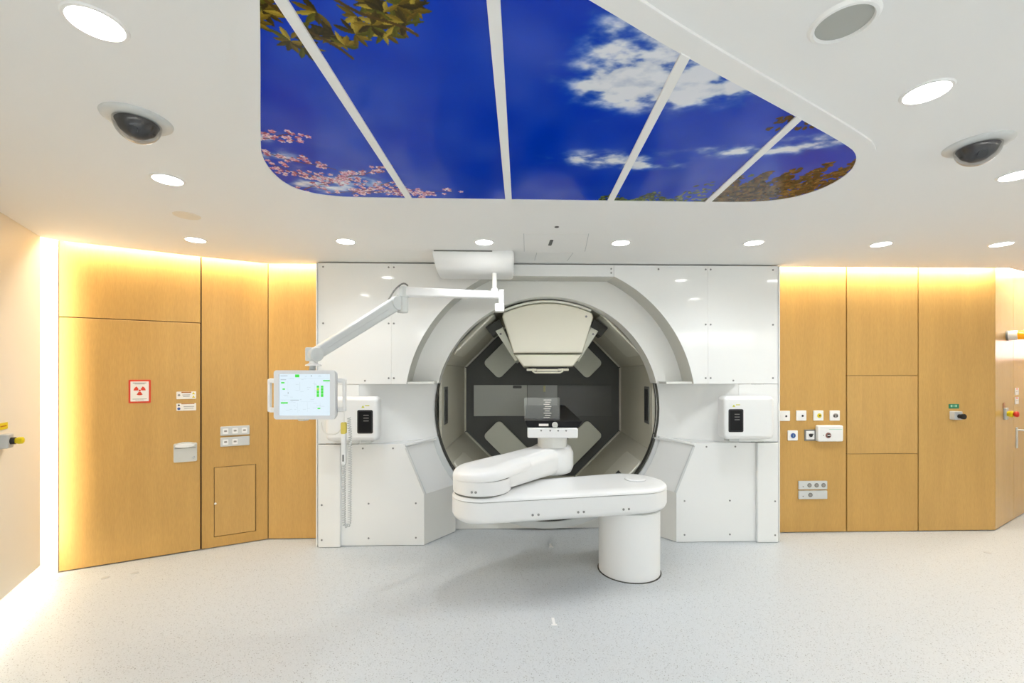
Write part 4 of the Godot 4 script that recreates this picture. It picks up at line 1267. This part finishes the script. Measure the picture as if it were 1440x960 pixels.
func build_wall_fittings_left() -> void:
	# radiation sign
	var s := thing("radiation_sign", "red-bordered white sign with red radiation trefoil on wooden door", "sign", on_left(0.540, 1.510), LEFT_TURN)
	part("border", prism(rrect(0.155, 0.208, 0.006, 2), slab_layers(0, 0.004, 0.001)), M.sign_red, s)
	part("face", prism(rrect(0.128, 0.178, 0.003, 2), [[0.0, 0.004], [0.0, 0.0050]]), M.paper, s)
	for k in 3:
		var a0 := -PI / 2 + TAU * k / 3
		var pts := PackedVector2Array()
		for j in 9:
			pts.append(Vector2.from_angle(a0 - PI / 6 + PI / 3 * j / 8.0) * 0.042)
		for j in 5:
			pts.append(Vector2.from_angle(a0 + PI / 6 - PI / 3 * j / 4.0) * 0.0125)
		part("trefoil_blade", prism(pts, [[0.0, 0.005], [0.0, 0.0058]], Transform3D(Basis(), Vector3(0, 0.008, 0))), M.sign_red, s)
	part("trefoil_hub", prism(circle(0.0085, 20), [[0.0, 0.005], [0.0, 0.0058]], Transform3D(Basis(), Vector3(0, 0.008, 0))), M.sign_red, s)
	ink("text_line", s, 0, 0.075, 0.095, 0.006, 0.005, M.print_grey)
	ink("text_line", s, 0, 0.066, 0.07, 0.004, 0.005, M.print_grey)
	ink("text_line", s, 0, -0.068, 0.10, 0.004, 0.005, M.print_grey)
	ink("text_line", s, 0, -0.077, 0.06, 0.003, 0.005, M.print_grey)
	# two small notices
	var n1 := thing("notice_sign", "upper small white notice with brown header and yellow triangles on door", "sign", on_left(0.8785, 1.467), LEFT_TURN)
	part("plate", prism(rrect(0.15, 0.070, 0.004, 2), slab_layers(0, 0.004, 0.001)), M.paper, n1)
	ink("header", n1, 0.0, 0.028, 0.075, 0.011, 0.004, M.brown)
	ink("text_line", n1, 0.0, 0.004, 0.06, 0.005, 0.004, M.print_grey)
	ink("text_line", n1, 0.0, -0.010, 0.05, 0.005, 0.004, M.print_grey)
	part("symbol", prism(circle(0.010, 16, Vector2(-0.055, 0.002)), [[0.0, 0.004], [0.0, 0.0048]]), M.print_grey, n1)
	for y in [0.018, -0.014]:
		part("warning_triangle", prism(PackedVector2Array([Vector2(0.043, y - 0.010), Vector2(0.067, y - 0.010), Vector2(0.055, y + 0.012)]), [[0.0, 0.004], [0.0, 0.0048]]), M.yellow, n1)
	var n2 := thing("notice_sign", "lower small white notice with round blue symbol on wooden door", "sign", on_left(0.8785, 1.358), LEFT_TURN)
	part("plate", prism(rrect(0.15, 0.068, 0.004, 2), slab_layers(0, 0.004, 0.001)), M.paper, n2)
	ink("header", n2, 0.012, 0.030, 0.10, 0.007, 0.004, M.brown)
	ink("text_line", n2, 0.02, 0.004, 0.08, 0.005, 0.004, M.print_grey)
	ink("text_line", n2, 0.02, -0.012, 0.07, 0.005, 0.004, M.print_grey)
	part("round_symbol", prism(circle(0.012, 18, Vector2(-0.056, -0.014)), [[0.0, 0.004], [0.0, 0.0048]]), M.blue, n2)
	part("dark_symbol", prism(circle(0.008, 16, Vector2(-0.056, 0.018)), [[0.0, 0.004], [0.0, 0.0048]]), M.dark, n2)
	# socket strips
	var k := 0
	for q in [[1.265, 1.115, 3, "upper grey socket strip beside the door with three white sockets"], [1.265, 1.010, 2, "lower grey socket strip beside the door with two white sockets"]]:
		var t := thing("socket_strip", q[3], "socket", on_left(q[0], q[1], 0.0005), LEFT_TURN, "socket strips on the left wall")
		part("frame", prism(rrect(0.242, 0.088, 0.006, 3), slab_layers(0, 0.016, 0.004)), M.light_grey, t)
		for j in q[2]:
			var x: float = -0.078 + 0.078 * j
			var so := part("socket", prism(rrect(0.046, 0.052, 0.006, 3, Vector2(x, -0.002)), slab_layers(0.0155, 0.019, 0.001)), M.white, t)
			part("pin_hole", prism(rrect(0.024, 0.016, 0.005, 3, Vector2(x, 0.0)), [[0.0, 0.019], [0.0, 0.0196]]), M.print_grey, so)
		k += 1
	# yellow sign and stop switch on the cream wall
	var lb := Basis(Vector3.UP, deg_to_rad(117.8))
	var lo := Vector3(-2.05, 0, -0.602)
	var ys := thing("yellow_label", "small yellow label on the cream wall above the stop switch", "label", lo + lb * Vector3(2.80, 1.314, 0.0005), 117.8)
	part("plate", prism(rrect(0.12, 0.045, 0.004, 2), slab_layers(0, 0.004, 0.001)), M.yellow, ys)
	part("text_line", prism(rrect(0.08, 0.008, 0.001, 1), [[0.0, 0.004], [0.0, 0.0045]]), M.brown, ys)
	var es := thing("stop_switch", "grey switch box with yellow button on the cream left wall", "switch", lo + lb * Vector3(2.77, 1.215, 0.0005), 117.8)
	part("box", rbox(Vector3(0.085, 0.095, 0.05), 0.010, 0.008, Vector3(0, 0, 0.025)), M.grey, es)
	part("collar", moved(lathe([Vector2(0, 0), Vector2(0.024, 0), Vector2(0.024, 0.022), Vector2(0, 0.022)], 24), Transform3D(Basis(Vector3.RIGHT, PI / 2), Vector3(0, 0, 0.05))), M.black, es)
	part("button", moved(lathe([Vector2(0, 0), Vector2(0.018, 0), Vector2(0.024, 0.016), Vector2(0.023, 0.034), Vector2(0.015, 0.040), Vector2(0, 0.041)], 24), Transform3D(Basis(Vector3.RIGHT, PI / 2), Vector3(0, 0, 0.072))), M.yellow, es)

# ---------------------------------------------------------------- things on the right walls
func build_wall_fittings_right() -> void:
	var z := -4.5365
	var faces := [
		[2.988, 1.2265, "dot", "white switch plate touching the gantry cover edge"],
		[3.1625, 1.2295, "dot", "white switch plate with small black dot, second in upper row"],
		[3.3455, 1.2295, "yellow", "white switch plate with yellow centre"],
		[3.521, 1.2285, "round", "white socket plate with dark round inset, last of upper row"],
		[3.071, 1.0215, "blue", "white switch plate with round blue button"],
		[3.258, 1.024, "key", "white key switch plate in dark grey frame"],
	]
	for f in faces:
		var t := thing("switch_plate", f[3], "switch", Vector3(f[0], f[1], z), 0.0, "switch plates right of the gantry")
		if f[2] == "key":
			part("frame", prism(rrect(0.118, 0.118, 0.004, 2), slab_layers(0, 0.008, 0.002)), M.seam, t)
		part("plate", prism(rrect(0.088 if f[2] == "key" else 0.106, 0.088 if f[2] == "key" else 0.106, 0.006, 3), slab_layers(0.0, 0.012, 0.003)), M.white, t)
		part("rocker", prism(rrect(0.066, 0.066, 0.004, 2), slab_layers(0.0115, 0.014, 0.001)), M.white, t)
		match f[2]:
			"dot":
				part("inset", prism(circle(0.011, 18, Vector2(0.01, -0.002)), slab_layers(0.014, 0.017, 0.001)), M.dark, t)
			"yellow":
				part("inset", prism(circle(0.024, 22, Vector2(0.006, 0)), slab_layers(0.014, 0.017, 0.001)), M.yellow, t)
				part("inset_core", prism(circle(0.009, 16, Vector2(0.008, 0)), slab_layers(0.017, 0.021, 0.001)), M.dark, t)
			"round":
				part("inset", prism(rrect(0.054, 0.044, 0.021, 5, Vector2(0.004, 0)), slab_layers(0.014, 0.016, 0.0005)), M.print_grey, t)
				for x in [-0.012, 0.020]:
					part("pin_hole", prism(circle(0.009, 14, Vector2(x, -0.004)), [[0.0, 0.016], [0.0, 0.0166]]), M.dark, t)
			"blue":
				part("inset", prism(circle(0.026, 24), slab_layers(0.014, 0.018, 0.001)), M.blue, t)
				part("inset_mark", prism(rrect(0.006, 0.024, 0.001, 1, Vector2(0.002, 0)), [[0.0, 0.018], [0.0, 0.0188]]), M.mint, t)
			"key":
				part("inset", prism(circle(0.018, 20), slab_layers(0.014, 0.024, 0.002)), M.black, t)
				part("key_blade", block(Vector3(-0.022, 0.008, 0.016), Vector3(0.022, 0.016, 0.030), 0.002), M.dark, t)
	var b := thing("control_box", "white rounded control box with red-rimmed key lock", "control box", Vector3(3.4485, 1.0455, z))
	part("case", rbox(Vector3(0.267, 0.168, 0.05), 0.016, 0.010, Vector3(0, 0, 0.025)), M.white, b)
	part("lid_line", block(Vector3(-0.02, 0.042, 0.0495), Vector3(0.12, 0.046, 0.0505), 0.0002), M.mint, b)
	part("lock_ring", prism(circle(0.029, 28, Vector2(-0.030, -0.018)), slab_layers(0.0495, 0.056, 0.002)), mat(rgb(136, 92, 84), 0.4), b)
	part("lock_core", prism(circle(0.016, 20, Vector2(-0.030, -0.018)), slab_layers(0.056, 0.060, 0.001)), M.dark, b)
	part("lock_slot", block(Vector3(-0.046, -0.021, 0.060), Vector3(-0.014, -0.014, 0.062), 0.0005), M.paper, b)
	part("indicator", prism(circle(0.005, 12, Vector2(-0.078, -0.018)), [[0.0, 0.0499], [0.001, 0.052]]), M.seam, b)
	for q in [[0.501, [-0.040, 0.036, 0.110], "upper grey socket strip under the control box with three dark sockets", 0], [0.400, [-0.030], "lower grey socket strip under the control box with one dark socket", 1]]:
		var t := thing("socket_strip", q[2], "socket", Vector3(3.2845, q[0], z), 0.0, "socket strips on the right wall")
		part("frame", prism(rrect(0.305, 0.088, 0.006, 3), slab_layers(0, 0.016, 0.004)), M.light_grey, t)
		for x in q[1]:
			var so := part("socket", prism(circle(0.023, 24, Vector2(x, 0.0)), slab_layers(0.0155, 0.018, 0.0008)), M.seam, t)
			part("socket_face", prism(circle(0.014, 18, Vector2(x, 0.0)), [[0.0, 0.018], [0.0, 0.0186]]), M.print_grey, so)
		part("indicator", prism(circle(0.006, 12, Vector2(-0.108, -0.014)), [[0.0, 0.016], [0.0, 0.0168]]), M.seam, t)
		if q[3] == 1:
			for x in [0.02, 0.065, 0.11]:
				part("blank_cover", prism(rrect(0.034, 0.036, 0.004, 2, Vector2(x, 0.004)), slab_layers(0.0155, 0.0175, 0.0006)), M.light_grey, t)
	# green sign and rotary switch
	var gs := thing("green_sign", "small green sign with pale marks above the rotary switch", "sign", Vector3(4.816, 1.323, z))
	part("plate", prism(rrect(0.112, 0.048, 0.005, 2), slab_layers(0, 0.004, 0.001)), M.green, gs)
	for q in [[-0.028, 0.004, 0.020, 0.024], [0.000, 0.004, 0.008, 0.022], [0.022, 0.004, 0.018, 0.024]]:
		part("pale_mark", prism(rrect(q[2], q[3], 0.003, 2, Vector2(q[0], q[1])), [[0.0, 0.004], [0.0, 0.0047]]), M.mint, gs)
	var rs := thing("rotary_switch", "grey switch box with black rotary knob under the green sign", "switch", Vector3(4.812, 1.228, z))
	part("box", rbox(Vector3(0.088, 0.088, 0.055), 0.006, 0.005, Vector3(0, 0, 0.0275)), M.grey, rs)
	part("knob", moved(lathe([Vector2(0, 0), Vector2(0.022, 0), Vector2(0.022, 0.030), Vector2(0.028, 0.034), Vector2(0.028, 0.050), Vector2(0, 0.052)], 26), Transform3D(Basis(Vector3.RIGHT, PI / 2), Vector3(0.006, -0.006, 0.055))), M.black, rs)
	# angled wall: beacon, stop button, notices
	var wb := Basis(Vector3.UP, deg_to_rad(28.8))
	var wo := Vector3(5.272, 0, -4.537)
	var be := thing("beacon_lamp", "amber warning beacon on white base above the right door", "beacon", wo + wb * Vector3(0.42, 2.09, 0.0005), 28.8)
	var turn := Transform3D(Basis(Vector3.RIGHT, PI / 2), Vector3.ZERO)
	part("base", turn * lathe([Vector2(0, 0), Vector2(0.052, 0), Vector2(0.052, 0.075), Vector2(0.046, 0.085), Vector2(0, 0.085)], 32), M.white, be)
	part("base_ring", turn * lathe([Vector2(0, 0.0), Vector2(0.056, 0.0), Vector2(0.056, 0.016), Vector2(0, 0.016)], 32), M.seam, be)
	part("lamp_lens", turn * lathe([Vector2(0, 0.086), Vector2(0.048, 0.086), Vector2(0.048, 0.19), Vector2(0.042, 0.205), Vector2(0, 0.208)], 32), M.amber, be)
	var st := thing("emergency_button", "red emergency button on yellow collar beside the right door", "switch", wo + wb * Vector3(0.335, 1.228, 0.0005), 28.8)
	part("plate", rbox(Vector3(0.10, 0.13, 0.02), 0.008, 0.005, Vector3(0, 0, 0.01)), M.grey, st)
	part("collar", turn * lathe([Vector2(0, 0.02), Vector2(0.026, 0.02), Vector2(0.034, 0.05), Vector2(0.034, 0.066), Vector2(0, 0.066)], 26), M.yellow, st)
	part("button", turn * lathe([Vector2(0, 0.066), Vector2(0.016, 0.066), Vector2(0.03, 0.08), Vector2(0.03, 0.10), Vector2(0.02, 0.107), Vector2(0, 0.108)], 26), M.red, st)
	var tag := thing("stop_label", "tiny brown label above the red emergency button", "label", wo + wb * Vector3(0.30, 1.32, 0.0005), 28.8)
	part("plate", prism(rrect(0.07, 0.05, 0.003, 2), slab_layers(0, 0.003, 0.0008)), mat(rgb(166, 106, 56), 0.5), tag)
	for q in [[1.464, "upper white notice with red header on the right door"], [1.357, "lower white notice with red header on the right door"]]:
		var t := thing("door_notice", q[1], "sign", wo + wb * Vector3(0.80, q[0], 0.0005), 28.8)
		part("plate", prism(rrect(0.15, 0.080, 0.004, 2), slab_layers(0, 0.004, 0.001)), M.paper, t)
		part("header", prism(rrect(0.06, 0.014, 0.001, 1, Vector2(0.0, 0.028)), [[0.0, 0.004], [0.0, 0.0046]]), M.sign_red, t)
		part("text_line", prism(rrect(0.10, 0.006, 0.001, 1, Vector2(0.0, 0.0)), [[0.0, 0.004], [0.0, 0.0046]]), M.print_grey, t)

# a backlit blossom-coloured panel on the far right wall, seen only as the pink gleam in the glossy wall
func build_backlit_panel() -> void:
	var t := thing("backlit_panel", "glowing pink-white panel beyond the right edge, mirrored in glossy wood", "light panel", Vector3(7.098, 2.02, -4.9), -90.0)
	part("frame", band(rrect(1.24, 0.36, 0.01, 2), rrect(1.18, 0.30, 0.01, 2), 0.0, 0.03), M.white, t)
	part("light_face", prism(rrect(1.18, 0.30, 0.01, 2), [[0.0, 0.001], [0.0, 0.015]]), glow(Color(1.0, 0.86, 0.88), 1.5), t)
	var l := AreaLight3D.new()
	l.name = "panel_light"
	t.add_child(l)
	l.position = Vector3(0, 0, 0.035)
	l.rotation.y = PI
	l.area_size = Vector2(1.18, 0.30)
	l.light_energy = 0.2
	l.light_color = Color(1.0, 0.86, 0.88)
	l.area_range = 14.0
	l.area_attenuation = 2.0
	l.shadow_enabled = true

# ---------------------------------------------------------------- units on the cover, floor marks
func build_small_items() -> void:
	for q in [[2.40, "white wall unit with black display beside the right gantry edge", 1.0], [-1.378, "white wall unit with black display behind the hanging monitor", -1.0]]:
		var u := thing("display_unit", q[1], "display unit", Vector3(q[0], 1.245, FRONT + 0.002), 0.0, "display units on the gantry cover")
		part("case", rbox(Vector3(0.49, 0.415, 0.15), 0.045, 0.035, Vector3(0, 0, 0.075), 6), M.shell, u)
		var dx: float = -0.135 if q[2] > 0 else 0.125
		part("display", prism(rrect(0.145, 0.220, 0.014, 4, Vector2(dx, -0.026)), slab_layers(0.1495, 0.154, 0.002)), M.black, u)
		part("display_glass", prism(rrect(0.115, 0.19, 0.004, 2, Vector2(dx, -0.026)), [[0.0, 0.154], [0.0, 0.1546]]), M.carbon, u)
		for k in 3:
			part("display_line", prism(rrect(0.05, 0.008, 0.001, 1, Vector2(dx + 0.01, 0.035 - 0.026 * k)), [[0.0, 0.1546], [0.0, 0.1552]]), M.seam, u)
		part("warning_label", prism(PackedVector2Array([Vector2(dx - 0.035, 0.105), Vector2(dx - 0.005, 0.105), Vector2(dx - 0.02, 0.128)]), [[0.0, 0.150], [0.0, 0.1508]]), M.lemon, u)
		part("text_label", prism(rrect(0.04, 0.009, 0.001, 1, Vector2(dx + 0.02, 0.125)), [[0.0, 0.150], [0.0, 0.1508]]), M.lemon, u)
		part("lower_lip", rbox(Vector3(0.10, 0.03, 0.10), 0.006, 0.004, Vector3(dx, -0.215, 0.07)), M.light_grey, u)
	for q in [[0.366, -2.96, "small white marker on the floor in front of the couch"], [0.50, -4.27, "small white marker on the floor under the couch arm"]]:
		var f := thing("floor_marker", q[2], "floor marker", Vector3(q[0], 0.0, q[1]))
		part("sticker", prism(rrect(0.02, 0.09, 0.003, 2), [[0.0, 0.0], [0.0005, 0.002]], standing()), M.white, f)
		part("sticker_arm", prism(rrect(0.04, 0.014, 0.002, 2, Vector2(0, -0.04)), [[0.0, 0.0], [0.0005, 0.0025]], standing()), M.white, f)
	for q in [[-3.22, -3.70, "small round screw cap on the floor by the door's left side", 0], [-3.05, -3.78, "small round screw cap on the floor by the door's middle", 1], [4.55, -3.98, "small screw cap on the floor before the right wooden wall", 2], [4.72, -3.70, "small screw cap on the floor at the right picture edge", 3]]:
		var f := thing("floor_disc", q[2], "floor disc", Vector3(q[0], 0.0, q[1]))
		part("cap", lathe([Vector2(0.028, 0.0), Vector2(0.028, 0.002), Vector2(0.022, 0.004), Vector2(0, 0.004)], 20), M.grey, f)
